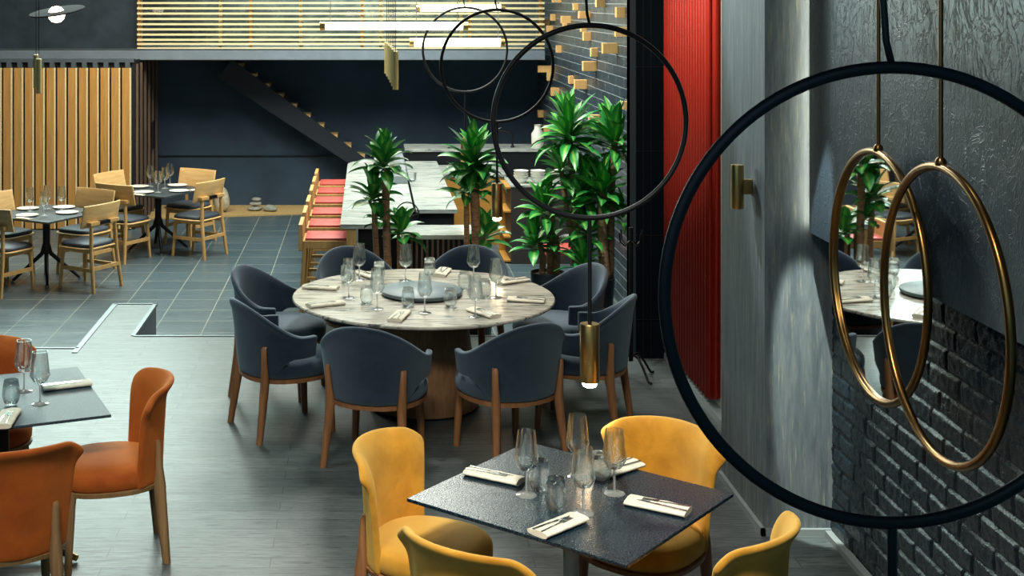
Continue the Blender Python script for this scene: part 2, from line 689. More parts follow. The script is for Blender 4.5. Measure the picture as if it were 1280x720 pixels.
# light strip of flooring along the niche
# corrugated red sheet: runs back along the wall, then turns
cur = thing('curtain', (2.29, 9.5, .1), 0, 'tall pleated red curtain between the grey pillar and the black column', 'curtain')
b = MB()
pts = []
n = 240
for i in range(n + 1):
    t = i / n
    y = 10.2 - t * 1.32
    pts.append((2.28 - .013 * math.sin(2 * PI * t * 17) - 2.29, y - 9.5))
for i in range(1, 25):
    t = i / 24
    pts.append((-.01 + t * .115, 8.88 - 9.5 + .015 * math.sin(t * 2 * PI * 2)))
full = pts
rings = []
for z in (0.0, 4.45):
    a = [Vector((x, y, z)) for x, y in full]
    rings.append(a)
vs = [[b.bm.verts.new(p) for p in r] for r in rings]
for i in range(len(full) - 1):
    b.bm.faces.new((vs[0][i], vs[0][i + 1], vs[1][i + 1], vs[1][i]))
o = b.build('fabric', 'curtain_red', cur, smooth='all')
sm = o.modifiers.new('sol', 'SOLIDIFY')
sm.thickness = .006
b = MB()
b.box((.05, -.62 - .9, .02), (.068, -.62 - .86, 4.45))
b.build('edge_strip', 'curtain_red', cur)

# vertical oak screen at far left
YS = 17.9
zs1 = H - 85 * YS / F
zs0 = H - 286 * YS / F
SC0 = thing('slat_wall', (-3.18, YS, ZT), 0, 'wall screen of broad vertical oak slats behind the left wooden tables', 'wall screen')
px0 = [164 - 13.5 * i for i in range(17)]
for i, xr in enumerate(px0):
    xa = (xr - 11.4 - CX) * YS / F
    xb = (xr - CX) * YS / F
    bb = MB()
    bb.box((xa + 3.18, 0, zs0 - ZT), (xb + 3.18 - .022, .06, zs1 - ZT))
    s_ = bb.build('slat', 'screen_oak', SC0)
    bb = MB()
    bb.box((xb + 3.18 - .021, -.006, zs0 - ZT), (xb + 3.18 - .006, .05, zs1 - ZT))
    bb.build('edging', 'pale_slat', s_)
bb = MB()
bb.box((-2.6, .07, .0), (.02, .13, zs1 - ZT + .12))
bb.build('backing', 'black_paint', SC0)
bb = MB()
for i in range(17):
    xr = px0[i]
    xb = (xr - 2 - CX) * YS / F + 3.18
    bb.box((xb - .06, .0, zs1 - ZT + .002), (xb, .07, zs1 - ZT + .075))
bb.box((-2.6, .02, zs1 - ZT + .075), (.02, .13, zs1 - ZT + .12))
bb.build('bracket_rail', 'riser', SC0)
# dark return of thin fins
fin = thing('fin_screen', (-3.15, YS, ZT), 0, 'black screen of thin upright fins turning the corner beside the oak slats', 'wall screen')
for i in range(6):
    bb = MB()
    bb.box((0, .12 + i * .33, 0), (.03, .16 + i * .33, zs1 - ZT + .05))
    bb.build('fin', 'bar_slat', fin)
bb = MB()
bb.box((-.04, .05, 0), (-.005, 2.0, zs1 - ZT + .1))
bb.build('backing', 'black_paint', fin)
bb = MB()
bb.box((.031, 1.35, .95), (.05, 1.43, 1.35), bev=.006)
bb.build('handle', 'black_metal', fin)

# gravel bed at the foot of the back wall
b = MB()
vt = [b.bm.verts.new(p) for p in ((-3.15, 19.95, ZT + .02), (.3, 19.95, ZT + .02), (.3, 19.45, ZT + .02), (-3.15, 18.75, ZT + .02))]
vb = [b.bm.verts.new(v.co - Vector((0, 0, .02))) for v in vt]
b.bm.faces.new(vt)
for i in range(4):
    b.bm.faces.new((vt[i], vt[(i + 1) % 4], vb[(i + 1) % 4], vb[i]))
o = struct(b, 'trim_7', 'sand')


def pebble(name, loc, rx, ry, rz_, seed, mat):
    b = MB()
    bmesh.ops.create_icosphere(b.bm, subdivisions=4, radius=1)
    for v in b.bm.verts:
        d = 1 + .22 * noise.noise(v.co * 1.1 + Vector((seed, 0, 0))) + .06 * noise.noise(v.co * 4 + Vector((0, seed, 0)))
        p = v.co * d
        v.co = Vector((p.x * rx, p.y * ry, max(p.z, -.92) * rz_))
    mn = min(v.co.z for v in b.bm.verts)
    for v in b.bm.verts:
        v.co.z -= mn
    return b.build(name, mat, smooth='all', loc=loc)


zg = ZT + .02
q = P(277, 265, zg)
tag(pebble('boulder', (q.x, q.y, zg), .118, .11, .19, 3, 'boulder_stone'), 'upright pale speckled boulder on the sand strip by the navy wall', 'stone')
q = P(319, 263, zg)
z = zg
for i, (r_, h_, lb) in enumerate(((.09, .035, 'lowest and widest flat pebble of the three-pebble stack'), (.075, .032, 'middle flat pebble of the three-pebble stack'),
                                  (.06, .03, 'top smallest pebble of the three-pebble stack'))):
    o = tag(pebble('pebble', (q.x + .008 * i, q.y, z), r_ * 1.15, r_, h_, 10 + i, 'pebble'), lb + ' on the sand strip', 'stone', 'stacked pebbles')
    z += max(v.co.z for v in o.data.vertices) + .001
q = P(338, 264, zg)
tag(pebble('pebble', (q.x, q.y, zg), .10, .08, .05, 17, 'pebble'), 'single flat grey pebble lying right of the stack on the sand strip', 'stone')

# staircase against the back wall
st = thing('staircase', (-.12, 19.5, ZT), 0, 'dark straight staircase climbing left along the navy back wall', 'stairs')
YSt = 19.45


def sp_(u, v):
    return Vector(((u - CX) * YSt / F + .12, 0, H - v * YSt / F - ZT))


a0, a1 = sp_(300, 82), sp_(452, 195)
d = (a1 - a0).normalized()
bot = a0 + d * ((-a0.z + .0) / d.z)
top = a0 - d * .15
nrm = Vector((d.z, 0, -d.x))
if nrm.z > 0:
    nrm = -nrm
wd = .34
for ynm, yy in (('stringer', -.05), ('stringer', .36)):
    b = MB()
    q0, q1 = top, bot
    r0, r1 = bot + nrm * wd, top + nrm * wd
    fa = [b.bm.verts.new(p + Vector((0, yy, 0))) for p in (q0, q1, r0, r1)]
    for v_ in fa:
        v_.co.z = max(v_.co.z, 0.0)
    fb = [b.bm.verts.new(v.co + Vector((0, .05, 0))) for v in fa]
    b.bm.faces.new(fa)
    b.bm.faces.new(list(reversed(fb)))
    for i in range(4):
        b.bm.faces.new((fa[i], fb[i], fb[(i + 1) % 4], fa[(i + 1) % 4]))
    b.build(ynm, 'navy_wall' if yy > 0 else 'stringer_navy', st)
L_ = (bot - top).length
nst = 15
for i in range(nst):
    p = top + d * (L_ * (i + .45) / nst)
    b = MB()
    b.box((p.x - .12, .0, p.z - .045), (p.x + .06, .36, p.z + .004))
    b.build('tread', 'oak_back', st)


# ------------------------------------------------------------------ wall blocks
BLK = [(689.5, 702, -3, 3), (715.5, 723, 4, 13), (744, 757, -4, 9), (769, 781.5, 9, 22), (674, 680.5, 9, 16.5), (687.5, 694.5, 17.5, 26),
       (700.5, 714, 20, 29), (722.5, 738, 14, 23), (675, 687, 24, 32.5), (682.5, 691.5, 32, 40), (703, 709, 29, 34.5), (725, 733.5, 34, 40),
       (728, 739, 40, 51), (768, 790, 34, 46), (694.5, 702, 57, 66), (737.5, 747.5, 60, 71), (752, 772.5, 54, 67), (727.5, 746, 77, 89),
       (671.5, 689, 82, 90.5), (683, 690.5, 91, 101), (710, 717.5, 95, 105), (717, 734, 100, 111.5), (688, 699, 110, 120),
       (671.5, 679.5, 138, 147), (679, 687.5, 157, 167), (777, 787.5, 127, 137), (735, 750, 144, 153)]
ORD = ['topmost', 'second from the top', 'third from the top', 'fourth from the top', 'fifth from the top', 'sixth from the top', 'seventh from the top',
       'eighth from the top', 'ninth from the top', 'tenth from the top', 'eleventh from the top', 'twelfth from the top']


def zone(q):
    return 'left' if q[0] < 692 else 'middle' if q[0] < 727 else 'right'


for i, (u0, u1, v0, v1) in enumerate(BLK):
    Yb = min(XT * F / (u1 - CX), 19.9)
    s_ = Yb / F
    pr = max(.05, (u1 - u0) * s_ - .015)
    hh = (v1 - v0) * s_
    zc = H - (v0 + v1) / 2 * s_
    b = MB()
    b.box((-pr, -.05, -hh / 2), (0, .05, hh / 2), bev=.003)
    o = b.build('wall_block', 'block_wood', loc=(XT, Yb + .05, zc))
    zn = zone(BLK[i])
    rk = sorted(q[2] + q[3] for q in BLK if zone(q) == zn).index(v0 + v1)
    tag(o, 'pale wooden block on the dark tiled wall, %s of its %s third' % (ORD[rk], zn), 'wall block', 'wooden blocks on the dark tiled wall')

# ------------------------------------------------------------------ ring pendants
RX = 1.03


def ring_pts(r, n=96, c=(0, 0, 0)):
    return [Vector((c[0] + r * math.cos(2 * PI * i / n), c[1], c[2] + r * math.sin(2 * PI * i / n))) for i in range(n)]


def ring_pendant():
    t = thing('ring_pendant', (RX, 2.61, 2.19), 0, cat='pendant lamp', group='black hoop pendants in one row')
    MB().tube(ring_pts(.4475), .0125, 12, True).build('hoop', 'black_metal', t, smooth='all')
    MB().tube([(.0, 0, .45), (-.012, 0, .50), (-.02, 0, .62), (-.02, 0, 2.39)], .007, 10).build('suspension_cable', 'black_metal', t, smooth='all')
    MB().cyl((-.0, 0, -.45), (-.0, 0, -.94), .0095, seg=12).build('rod', 'black_metal', t, smooth=40)
    c = MB().lathe([(.006, -.938), (.043, -.938), (.045, -.942), (.045, -1.205), (.043, -1.208), (.036, -1.208), (.034, -1.196)], 32).build('lamp_cylinder', 'brass', t, smooth=40)
    MB().lathe([(.0, -1.199), (.033, -1.199), (.035, -1.215), (.03, -1.228), (.016, -1.234), (.0, -1.235)], 24).build('bulb', 'lamp_glow', t, smooth=40)
    return t


pr = Proto(ring_pendant())
for Yr, zc, lb in ((2.61, 2.19, 'huge black hoop pendant nearest the viewer before the gold mirrors'),
                   (6.17, 2.205, 'black hoop pendant with brass cylinder glowing above the yellow chairs'),
                   (10.6, 2.245, 'third black hoop pendant back, lamp before the second potted plant'),
                   (14.1, 2.243, 'smallest farthest black hoop pendant over the marble bar')):
    o = pr.put((RX, Yr, zc), 0, lb)

# ------------------------------------------------------------------ gold hoops on the brick wall
for (Xm, ya, yb_, zc, lb, mirror) in ((2.15, 2.15 * F / (1041 - CX), 2.15 * F / (1160 - CX), None, 'round mirror in slim gold frame hanging before the plaster panel', True),
                                      (2.053, 2.053 * F / (1105 - CX), 2.053 * F / (1264 - CX), None, 'empty gold hoop hanging in front of and overlapping the round mirror', False)):
    yc = (ya + yb_) / 2
    r_ = (ya - yb_) / 2
    vm = (188 + 507) / 2 if mirror else (212 + 578) / 2
    # vertical centre: mean of top and bottom of the projected ring
    zc = H - vm * (yc * (1 - .01)) / F
    t = thing('wall_mirror' if mirror else 'gold_hoop', (Xm, yc, zc), 0, lb, 'mirror' if mirror else 'hoop')
    n = 96
    pts = [Vector((0, r_ * math.cos(2 * PI * i / n), r_ * math.sin(2 * PI * i / n))) for i in range(n)]
    MB().tube(pts, .0165, 12, True).build('frame', 'gold', t, smooth='all')
    if mirror:
        bb = MB()
        ring0 = [Vector((.004, (r_ - .005) * math.cos(2 * PI * i / n), (r_ - .005) * math.sin(2 * PI * i / n))) for i in range(n)]
        bb.loft([ring0, [p + Vector((.01, 0, 0)) for p in ring0]])
        bb.build('glass', 'mirror_glass', t)
        y_rod = 2.15 * F / (1098 - CX) - yc
    else:
        y_rod = 2.053 * F / (1176 - CX) - yc
    zr = math.sqrt(max(0, r_ * r_ - y_rod * y_rod))
    MB().cyl((0, y_rod, zr - .005), (0, y_rod, 4.6 - zc), .0085, seg=12).build('rod', 'bronze_rod', t, smooth=40)
    MB().lathe([(.018, 0), (.02, .004), (.02, .02), (.012, .03)], 16, c=(0, y_rod, zr + .005)).build('collar', 'gold', t, smooth=40)

# ------------------------------------------------------------------ sconce on the pillar
t = thing('wall_sconce', (XP, 7.12, 1.77), 0, 'small brass cylinder sconce on the left face of the grey pillar', 'wall lamp')
MB().lathe([(.025, -.117), (.033, -.117), (.034, -.112), (.034, .112), (.033, .117), (.025, .117)], 32, c=(-.075, 0, 0)).build('cylinder', 'brass', t, smooth=40)
MB().box((-.068, -.018, -.04), (-.0, .018, .04), bev=.003).build('bracket', 'brass', t)

# ------------------------------------------------------------------ brass tube pendants (rows)
def tube_pendant():
    t = thing('tube_pendant', (0, 0, 0), cat='pendant lamp')
    MB().lathe([(.02, .32), (.024, .318), (.024, .0), (.018, .0), (.016, .01)], 20).build('tube', 'tube_brass', t, smooth=40)
    MB().cyl((0, 0, .318), (0, 0, 2.25), .003, seg=6).build('cable', 'black_metal', t)
    return t


pt = Proto(tube_pendant())
order = ['frontmost', 'second', 'third', 'fourth', 'fifth', 'rearmost']
for i in range(6):
    f_ = i / 5
    Yt = 11 + f_ * 2.4
    ub = 494.5 - f_ * 11
    pt.put(((ub - CX) * Yt / F, Yt, H - 112 * 11 / F), 0, '%s pale brass tube of the hanging row of six above the bar' % order[i], 'row of six brass tube pendants')
pt.put(((48.6 - CX) * 12.2 / F, 12.2, H - 117 * 12.2 / F), 0, 'front brass tube of the hanging pair at far left before the oak slats', 'pair of brass tube pendants')
pt.put(((45.0 - CX) * 12.6 / F, 12.6, H - 116 * 12.2 / F + .015), 0, 'rear brass tube of the hanging pair at far left before the oak slats', 'pair of brass tube pendants')

# disc pendant with globe
t = thing('disc_pendant', ((72 - CX) * 15 / F, 15, H - 18 * 15 / F), 0, 'glowing globe pendant with a tilted dark disc at the top left', 'pendant lamp')
MB().lathe([(.0, -.095), (.05, -.083), (.083, -.048), (.096, 0), (.083, .048), (.05, .083), (0, .095)], 24, c=(0, -.05, 0)).build('globe', 'globe_glow', t, smooth='all')
bb = MB().lathe([(.02, .03), (.31, .03), (.316, .036), (.31, .044), (.02, .05)], 48)
for v_ in bb.bm.verts:
    v_.co = Matrix.Rotation(R(10), 3, 'X') @ (Matrix.Rotation(R(-7), 3, 'Y') @ v_.co)
bb.build('disc', 'disc_dark', t, smooth=40)
MB().cyl((0, 0, .05), (0, 0, 1.99), .004, seg=8).build('cable', 'black_metal', t)

# long glowing tube lamps
for (u0, u1, vc, dpx, Yl, lb) in ((400, 585, 32.5, 10, 13.0, 'longest glowing tube lamp hung before the slatted window'),
                                  (520, 631, 10, 9, 16.5, 'highest glowing tube lamp at the top of the photo'),
                                  (512, 631, 53, 10.5, 15.0, 'lowest glowing tube lamp hung just above the beam line')):
    k_ = Yl / F
    xc = ((u0 + u1) / 2 - CX) * k_
    t = thing('tube_lamp', (xc, Yl, H - vc * k_), 0, lb, 'pendant lamp', 'glowing tube lamps over the bar')
    hl = (u1 - u0) / 2 * k_
    r_ = dpx / 2 * k_
    MB().cyl((-hl + .05, 0, 0), (hl - .05, 0, 0), r_, seg=24).build('diffuser', 'tube_glow', t, smooth=40)
    for sgn in (-1, 1):
        MB().cyl((sgn * (hl - .05), 0, 0), (sgn * hl, 0, 0), r_ * 1.06, seg=24).build('end_cap', 'brass', t, smooth=40)
        MB().cyl((sgn * hl * .86, 0, r_ * .9), (sgn * hl * .86, 0, 4.6 - (H - vc * k_)), .004, seg=6).build('cable', 'steel', t)


# ------------------------------------------------------------------ chairs
def shell(fn_r, z0, z1, A, n, mcols, thick, flare, yoff=0, lip=.0):
    b = MB()

    def pt(u, v):
        a = (u * 2 - 1) * A
        zb, zt = z0(a), z1(a)
        z = zb + (zt - zb) * v
        rr = fn_r(a, v)
        return Vector((rr[0] * math.sin(a), -rr[1] * math.cos(a) + yoff, z))
    b.grid(pt, n, mcols)
    return b


def super_ring(ax, ay, z, n=40, e=2.6, cy=0.0):
    out = []
    for i in range(n):
        a = 2 * PI * i / n
        c, s = math.cos(a), math.sin(a)
        out.append(Vector((ax * math.copysign(abs(c) ** (2 / e), c), cy + ay * math.copysign(abs(s) ** (2 / e), s), z)))
    return out


def dining_chair(vel, wd_mat, name='dining_chair'):
    t = thing(name, (0, 0, 0), cat='chair')
    # seat
    b = MB()
    rings = []
    for sc_, z in ((.93, .385), (.99, .40), (1.0, .43), (.985, .458), (.93, .478), (.80, .492), (.55, .500), (.25, .503), (.02, .504)):
        rings.append(super_ring(.25 * sc_, .262 * sc_, z, 40, 2.5, .03))
    b.loft(rings)
    b.build('seat', vel, t, smooth='all')
    # frame under the seat
    b = MB()
    rings = [super_ring(.235, .25, .364, 40, 2.5, .03), super_ring(.25, .262, .366, 40, 2.5, .03), super_ring(.254, .266, .386, 40, 2.5, .03), super_ring(.23, .24, .388, 40, 2.5, .03)]
    b.loft(rings)
    b.build('seat_frame', wd_mat, t, smooth=40)
    # backrest
    A = R(62)

    def z1(a):
        s_ = abs(a) / A
        return .87 - .03 * s_ ** 2 - .05 * max(0, (s_ - .72) / .28) ** 2

    def rr(a, v):
        s_ = abs(a) / A
        k_ = .012 + .026 * v ** 1.5 + .045 * max(0, (v - .82) / .18) ** 2 + .038 * max(0, (s_ - .74) / .26) ** 2 * (.12 + .88 * v)
        return (.243 + k_ * .95, .245 + k_)
    b = shell(rr, lambda a: .38, z1, A, 22, 12, .05, .03, .03)
    o = b.build('backrest', vel, t, smooth='all')
    m = o.modifiers.new('sol', 'SOLIDIFY')
    m.thickness = .034
    m.offset = 0
    subsurf(o, 2)
    # legs
    for sx in (-1, 1):
        MB().prism([(sx * .185, .215, .386, .046, .046, 0), (sx * .188, .22, .33, .046, .044, 0), (sx * .2, .235, .0, .034, .034, 0)]).build('leg', wd_mat, t, smooth=50)
        ang = sx * R(38)
        lv = [(sx * .172, -.196, .60, .026, .010, ang), (sx * .172, -.202, .585, .032, .020, ang), (sx * .170, -.206, .47, .038, .034, ang), (sx * .170, -.208, .385, .052, .056, ang),
              (sx * .175, -.214, .30, .05, .052, ang), (sx * .194, -.240, .0, .037, .037, ang)]
        MB().prism(lv).build('leg', wd_mat, t, smooth=50)
    return t


def arm_chair():
    t = thing('armchair', (0, 0, 0), cat='chair')
    b = MB()
    rings = []
    for sc_, z in ((.93, .385), (.99, .40), (1.0, .43), (.985, .465), (.93, .487), (.80, .5), (.55, .507), (.25, .51), (.02, .511)):
        rings.append(super_ring(.302 * sc_, .30 * sc_, z, 44, 2.25, .022))
    b.loft(rings)
    b.build('seat', 'blue_velvet', t, smooth='all')
    b = MB()
    rings = [super_ring(.27, .28, .358, 44, 2.3, .02), super_ring(.292, .298, .36, 44, 2.3, .02), super_ring(.294, .30, .384, 44, 2.3, .02), super_ring(.25, .26, .386, 44, 2.3, .02)]
    b.loft(rings)
    b.build('seat_frame', 'walnut', t, smooth=40)
    A = R(104)

    def sstep(x, a, c):
        x = max(0, min(1, (x - a) / (c - a)))
        return x * x * (3 - 2 * x)

    def z1(a):
        d_ = abs(math.degrees(a))
        return .865 - .02 * sstep(d_, 0, 30) - .19 * sstep(d_, 15, 88)

    def z0(a):
        d_ = abs(math.degrees(a))
        return .385 + .13 * sstep(d_, 44, 76) + .01 * sstep(d_, 76, 112)

    def rr(a, v):
        z = z0(a) + (z1(a) - z0(a)) * v
        k_ = .05 * ((z - .38) / .45) + .022 * max(0, (v - .84) / .16) ** 2 * (1 - sstep(abs(math.degrees(a)), 50, 90))
        d_ = abs(math.degrees(a))
        tuck = .02 * sstep(d_, 85, 118)
        return (.293 + k_ - tuck, .287 + k_)
    b = shell(rr, z0, z1, A, 36, 10, .05, 0, .02)
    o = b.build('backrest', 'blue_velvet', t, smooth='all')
    m = o.modifiers.new('sol', 'SOLIDIFY')
    m.thickness = .04
    m.offset = 0
    subsurf(o, 2)
    for sx in (-1, 1):
        MB().prism([(sx * .20, .225, .385, .05, .048, 0), (sx * .203, .23, .33, .05, .046, 0), (sx * .218, .25, .0, .036, .036, 0)]).build('leg', 'walnut', t, smooth=50)
        ang = sx * R(42)
        lv = [(sx * .236, -.228, .60, .030, .010, ang), (sx * .236, -.234, .585, .036, .020, ang), (sx * .230, -.229, .48, .042, .034, ang), (sx * .222, -.222, .375, .052, .054, ang),
              (sx * .225, -.23, .29, .05, .05, ang), (sx * .25, -.27, .0, .037, .037, ang)]
        MB().prism(lv).build('leg', 'walnut', t, smooth=50)
    return t


def wood_chair():
    t = thing('wooden_chair', (0, 0, 0), cat='chair')
    # legs: short front, tall rear
    for sx in (-1, 1):
        MB().prism([(sx * .17, .17, .425, .040, .040, 0), (sx * .19, .20, .0, .030, .030, 0)]).build('leg', 'oak', t)
        MB().prism([(sx * .175, -.205, .665, .034, .036, 0), (sx * .188, -.215, .40, .036, .04, 0), (sx * .21, -.265, .0, .032, .034, 0)]).build('leg', 'oak', t)
        MB().box((sx * .192 - .013, -.225, .20), (sx * .192 + .013, .185, .235)).build('stretcher', 'oak', t)
        MB().box((sx * .178 - .013, -.205, .385), (sx * .178 + .013, .17, .422)).build('seat_rail', 'oak', t)
    MB().box((-.205, -.252, .215), (.205, -.23, .25)).build('stretcher', 'oak', t)
    MB().box((-.17, .155, .375), (.17, .18, .42)).build('seat_rail', 'oak', t)
    b = MB()
    b.loft([super_ring(.235, .225, .423, 40, 5, 0), super_ring(.24, .23, .427, 40, 5, 0), super_ring(.24, .23, .435, 40, 5, 0), super_ring(.235, .225, .438, 40, 5, 0)])
    b.build('seat', 'oak_back', t, smooth=40)
    b = MB()
    b.loft([super_ring(.222 * s_, .212 * s_, z, 40, 4.5, 0) for s_, z in ((.97, .4385), (1, .445), (1, .462), (.95, .475), (.8, .482), (.4, .486), (.02, .487))])
    b.build('cushion', 'dark_cushion', t, smooth='all')
    # back rail carrying the curved backrest
    MB().box((-.215, -.235, .66), (-.0755, -.18, .70), bev=.008).build('back_rail', 'oak', t)
    MB().box((.0755, -.235, .66), (.215, -.18, .70), bev=.008).build('back_rail', 'oak', t)
    MB().box((-.075, -.232, .662), (.075, -.185, .698), bev=.004).build('joint', 'black_metal', t)

    def bp(u, v):
        x = (u - .5) * .54
        return Vector((x * (1 - .0 * v), -.175 + .42 * x * x - .05 * v + .0, .64 + .225 * v + .0))
    b = MB()
    b.grid(bp, 14, 4)
    o = b.build('backrest', 'oak_back', t, smooth='all')
    m = o.modifiers.new('sol', 'SOLIDIFY')
    m.thickness = .016
    m.offset = 0
    bevel(o, .003)
    return t


def bar_stool():
    """faces +Y"""
    t = thing('bar_stool', (0, 0, 0), cat='bar stool')
    hs = .82
    for sx in (-1, 1):
        MB().prism([(sx * .205, .16, hs - .06, .034, .04, 0), (sx * .215, .19, 0, .03, .03, 0)]).build('leg', 'oak', t)
        MB().prism([(sx * .205, -.20, hs - .0, .034, .04, 0), (sx * .215, -.25, 0, .03, .03, 0)]).build('leg', 'oak', t)
        MB().box((sx * .21 - .011, -.22, .30), (sx * .21 + .011, .175, .33)).build('stretcher', 'oak', t)
    MB().box((-.21, .165, .22), (.21, .19, .255)).build('footrest', 'oak', t)
    b = MB()
    b.box((-.22, -.22, hs - .07), (.22, .20, hs + .004), bev=.006)
    b.build('seat_frame', 'oak', t)
    b = MB()
    b.box((-.205, -.2, hs + .0045), (.205, .195, hs + .028), bev=.01)
    b.build('cushion', 'red_leather', t, smooth=50)
    b = MB()
    b.box((-.232, -.262, hs - .09), (.232, -.222, hs + .16), bev=.008)
    b.build('backrest', 'oak', t)
    return t


def face(dx, dy):
    """z rotation that turns +Y to (dx, dy)"""
    return math.atan2(-dx, dy)


# ---- yellow table group
TC = Vector((.827, 5.41))
e1 = Vector((.572, .69)).normalized()
e2 = Vector((.787, -.614)).normalized()
e2 = (e2 - e1 * e1.dot(e2)).normalized()


def pedestal_table(name, c, ex, ey, lx, ly, label, top_mat, steel='steel', cross=False):
    rz = math.atan2(ex.y, ex.x)
    t = thing(name, (c.x, c.y, 0), rz, label, 'table')
    b = MB()
    b.box((-lx / 2, -ly / 2, .736), (lx / 2, ly / 2, .75), bev=.003)
    b.build('table_top', top_mat, t)
    b = MB()
    b.box((-.22, -.22, .722), (.22, .22, .7355))
    b.build('top_plate', 'black_metal', t)
    MB().cyl((0, 0, .02), (0, 0, .722), .034, seg=28).build('column', steel, t, smooth=40)
    if cross:
        for a in range(4):
            dd = Vector((math.cos(a * PI / 2 + PI / 4), math.sin(a * PI / 2 + PI / 4), 0))
            l_ = MB().tube([dd * .03 + Vector((0, 0, .09)), dd * .40 + Vector((0, 0, .03))], [.022, .016], 10).build('foot', 'black_metal', t, smooth=40)
            MB().tube([dd * .40 + Vector((0, 0, .03)), dd * .45 + Vector((0, 0, .018))], [.0165, .015], 10).build('foot_cap', 'brass', l_, smooth=40)
    else:
        MB().lathe([(.25, 0), (.25, .008), (.235, .014), (.05, .02), (.034, .03)], 40).build('base', 'black_metal', t, smooth=40)
    return t


pedestal_table('dining_table', TC, e1, e2, .896, .998, 'square dark speckled table top on a steel column among yellow chairs', 'speckled_top')
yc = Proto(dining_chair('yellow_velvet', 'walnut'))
chairs_y = [((.235, 5.67), Vector((.90, -.44)), 'yellow velvet chair left of the dark square table, seat turned to the viewer'),
            ((1.215, 5.80), -e1, 'yellow velvet chair behind the dark square table, facing the viewer'),
            ((.435, 4.84), e1, 'yellow velvet chair with its back to the viewer, cropped at the bottom centre'),
            ((1.29, 4.93), -e2, 'yellow velvet chair at the bottom right beside the brick wall')]
for (x, y), fdir, lb in chairs_y:
    yc.put((x, y, 0), face(fdir.x, fdir.y), lb, 'yellow velvet chairs')

# ---- orange table group
oc_n = Vector((-1.25, 6.47))
oe1 = Vector((-.38, .92)).normalized()
oe2 = Vector((-.92, -.38)).normalized()
OC = oc_n + oe1 * .46 + oe2 * .46
pedestal_table('dining_table', OC, oe1, oe2, .92, .92, 'square grey speckled table at the left edge among orange chairs', 'speckled_grey', 'black_metal', True)
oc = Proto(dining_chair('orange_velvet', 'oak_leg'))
for (x, y), fd, lb in (((-1.275, 6.66), Vector((-.96, -.27)), 'orange velvet chair seen from the side, right of the grey table'),
                       ((-1.585, 5.86), Vector((-.38, .92)), 'orange velvet chair with its back to the viewer at the lower left corner'),
                       ((-2.10, 7.26), Vector((.38, -.92)), 'rust orange chair behind the grey table at the left edge')):
    oc.put((x, y, 0), face(fd.x, fd.y), lb, 'orange velvet chairs')

# ---- round table group
RC = Vector((.378, 9.09))
t = thing('round_table', (RC.x, RC.y, 0), 0, 'large round marble table on a wooden drum among dark blue armchairs', 'table')
MB().lathe([(.0, .722), (.86, .722), (.893, .732), (.895, .742), (.89, .75), (.0, .75)], 96).build('table_top', 'marble', t, smooth=40)
MB().lathe([(.0, .02), (.38, .02), (.382, .025), (.29, .70), (.288, .721), (.0, .721)], 64).build('pedestal', 'veneer', t, smooth=40)
MB().lathe([(.0, 0), (.365, 0), (.365, .0195), (0, .0195)], 64).build('plinth', 'black_metal', t, smooth=40)
t = thing('lazy_susan', (RC.x - .01, RC.y + .02, .75), 0, 'flat grey-blue turntable disc in the middle of the marble table', 'turntable')
MB().lathe([(.0, .012), (.272, .012), (.277, .018), (.277, .034), (.272, .038), (0, .038)], 72).build('disc', 'susan_slate', t, smooth=40)
MB().lathe([(.0, 0), (.13, 0), (.13, .0118), (0, .0118)], 40).build('base', 'black_metal', t, smooth=40)
ac = Proto(arm_chair())
ANG = [-107.5, -63.5, -153, -199, 115, 70, 22, -21]
LB = ['blue armchair with its back to the viewer at the left front of the round table',
      'blue armchair with its back to the viewer at the right front, behind the yellow seats',
      'blue armchair at the left of the round table, nearer of the left pair',
      'blue armchair at the left of the round table, farther of the left pair',
      'blue armchair behind the round table nearest the red stools',
      'blue armchair behind the round table in front of the slatted bar front',
      'blue armchair at the right of the round table, before the big plants',
      'blue armchair at the right of the round table, behind the lit brass lamp']
RAD = [1.08, 1.07, 1.04, 1.06, 1.0, 1.0, 1.06, 1.10]
for a, lb, rd in zip(ANG, LB, RAD):
    d_ = Vector((math.cos(R(a)), math.sin(R(a))))
    p = RC + d_ * rd
    ac.put((p.x, p.y, 0), face(-d_.x, -d_.y), lb, 'blue velvet armchairs around the round table')

# ---- wooden tables on the tiled level
wt_e1 = Vector((math.cos(R(60)), math.sin(R(60))))
n1 = Vector((wt_e1.y, -wt_e1.x))       # towards lower right
n2 = wt_e1                             # towards upper right


def wood_table():
    t = thing('cafe_table', (0, 0, 0), cat='table')
    MB().box((-.46, -.46, .728), (.46, .46, .75), bev=.003).build('table_top', 'dark_top', t)
    MB().cyl((0, 0, .30), (0, 0, .728), .04, seg=20).build('column', 'black_metal', t, smooth=40)
    for a in range(4):
        dd = Vector((math.cos(a * PI / 2 + PI / 4), math.sin(a * PI / 2 + PI / 4), 0))
        l_ = MB().tube([dd * .015 + Vector((0, 0, .42)), dd * .05 + Vector((0, 0, .30)), dd * .36 + Vector((0, 0, .02))], [.024, .024, .015], 10).build('leg', 'black_metal', t, smooth=40)
        MB().cyl(dd * .36 + Vector((0, 0, 0)), dd * .36 + Vector((0, 0, .022)), .02, seg=12).build('foot', 'steel', l_)
    return t


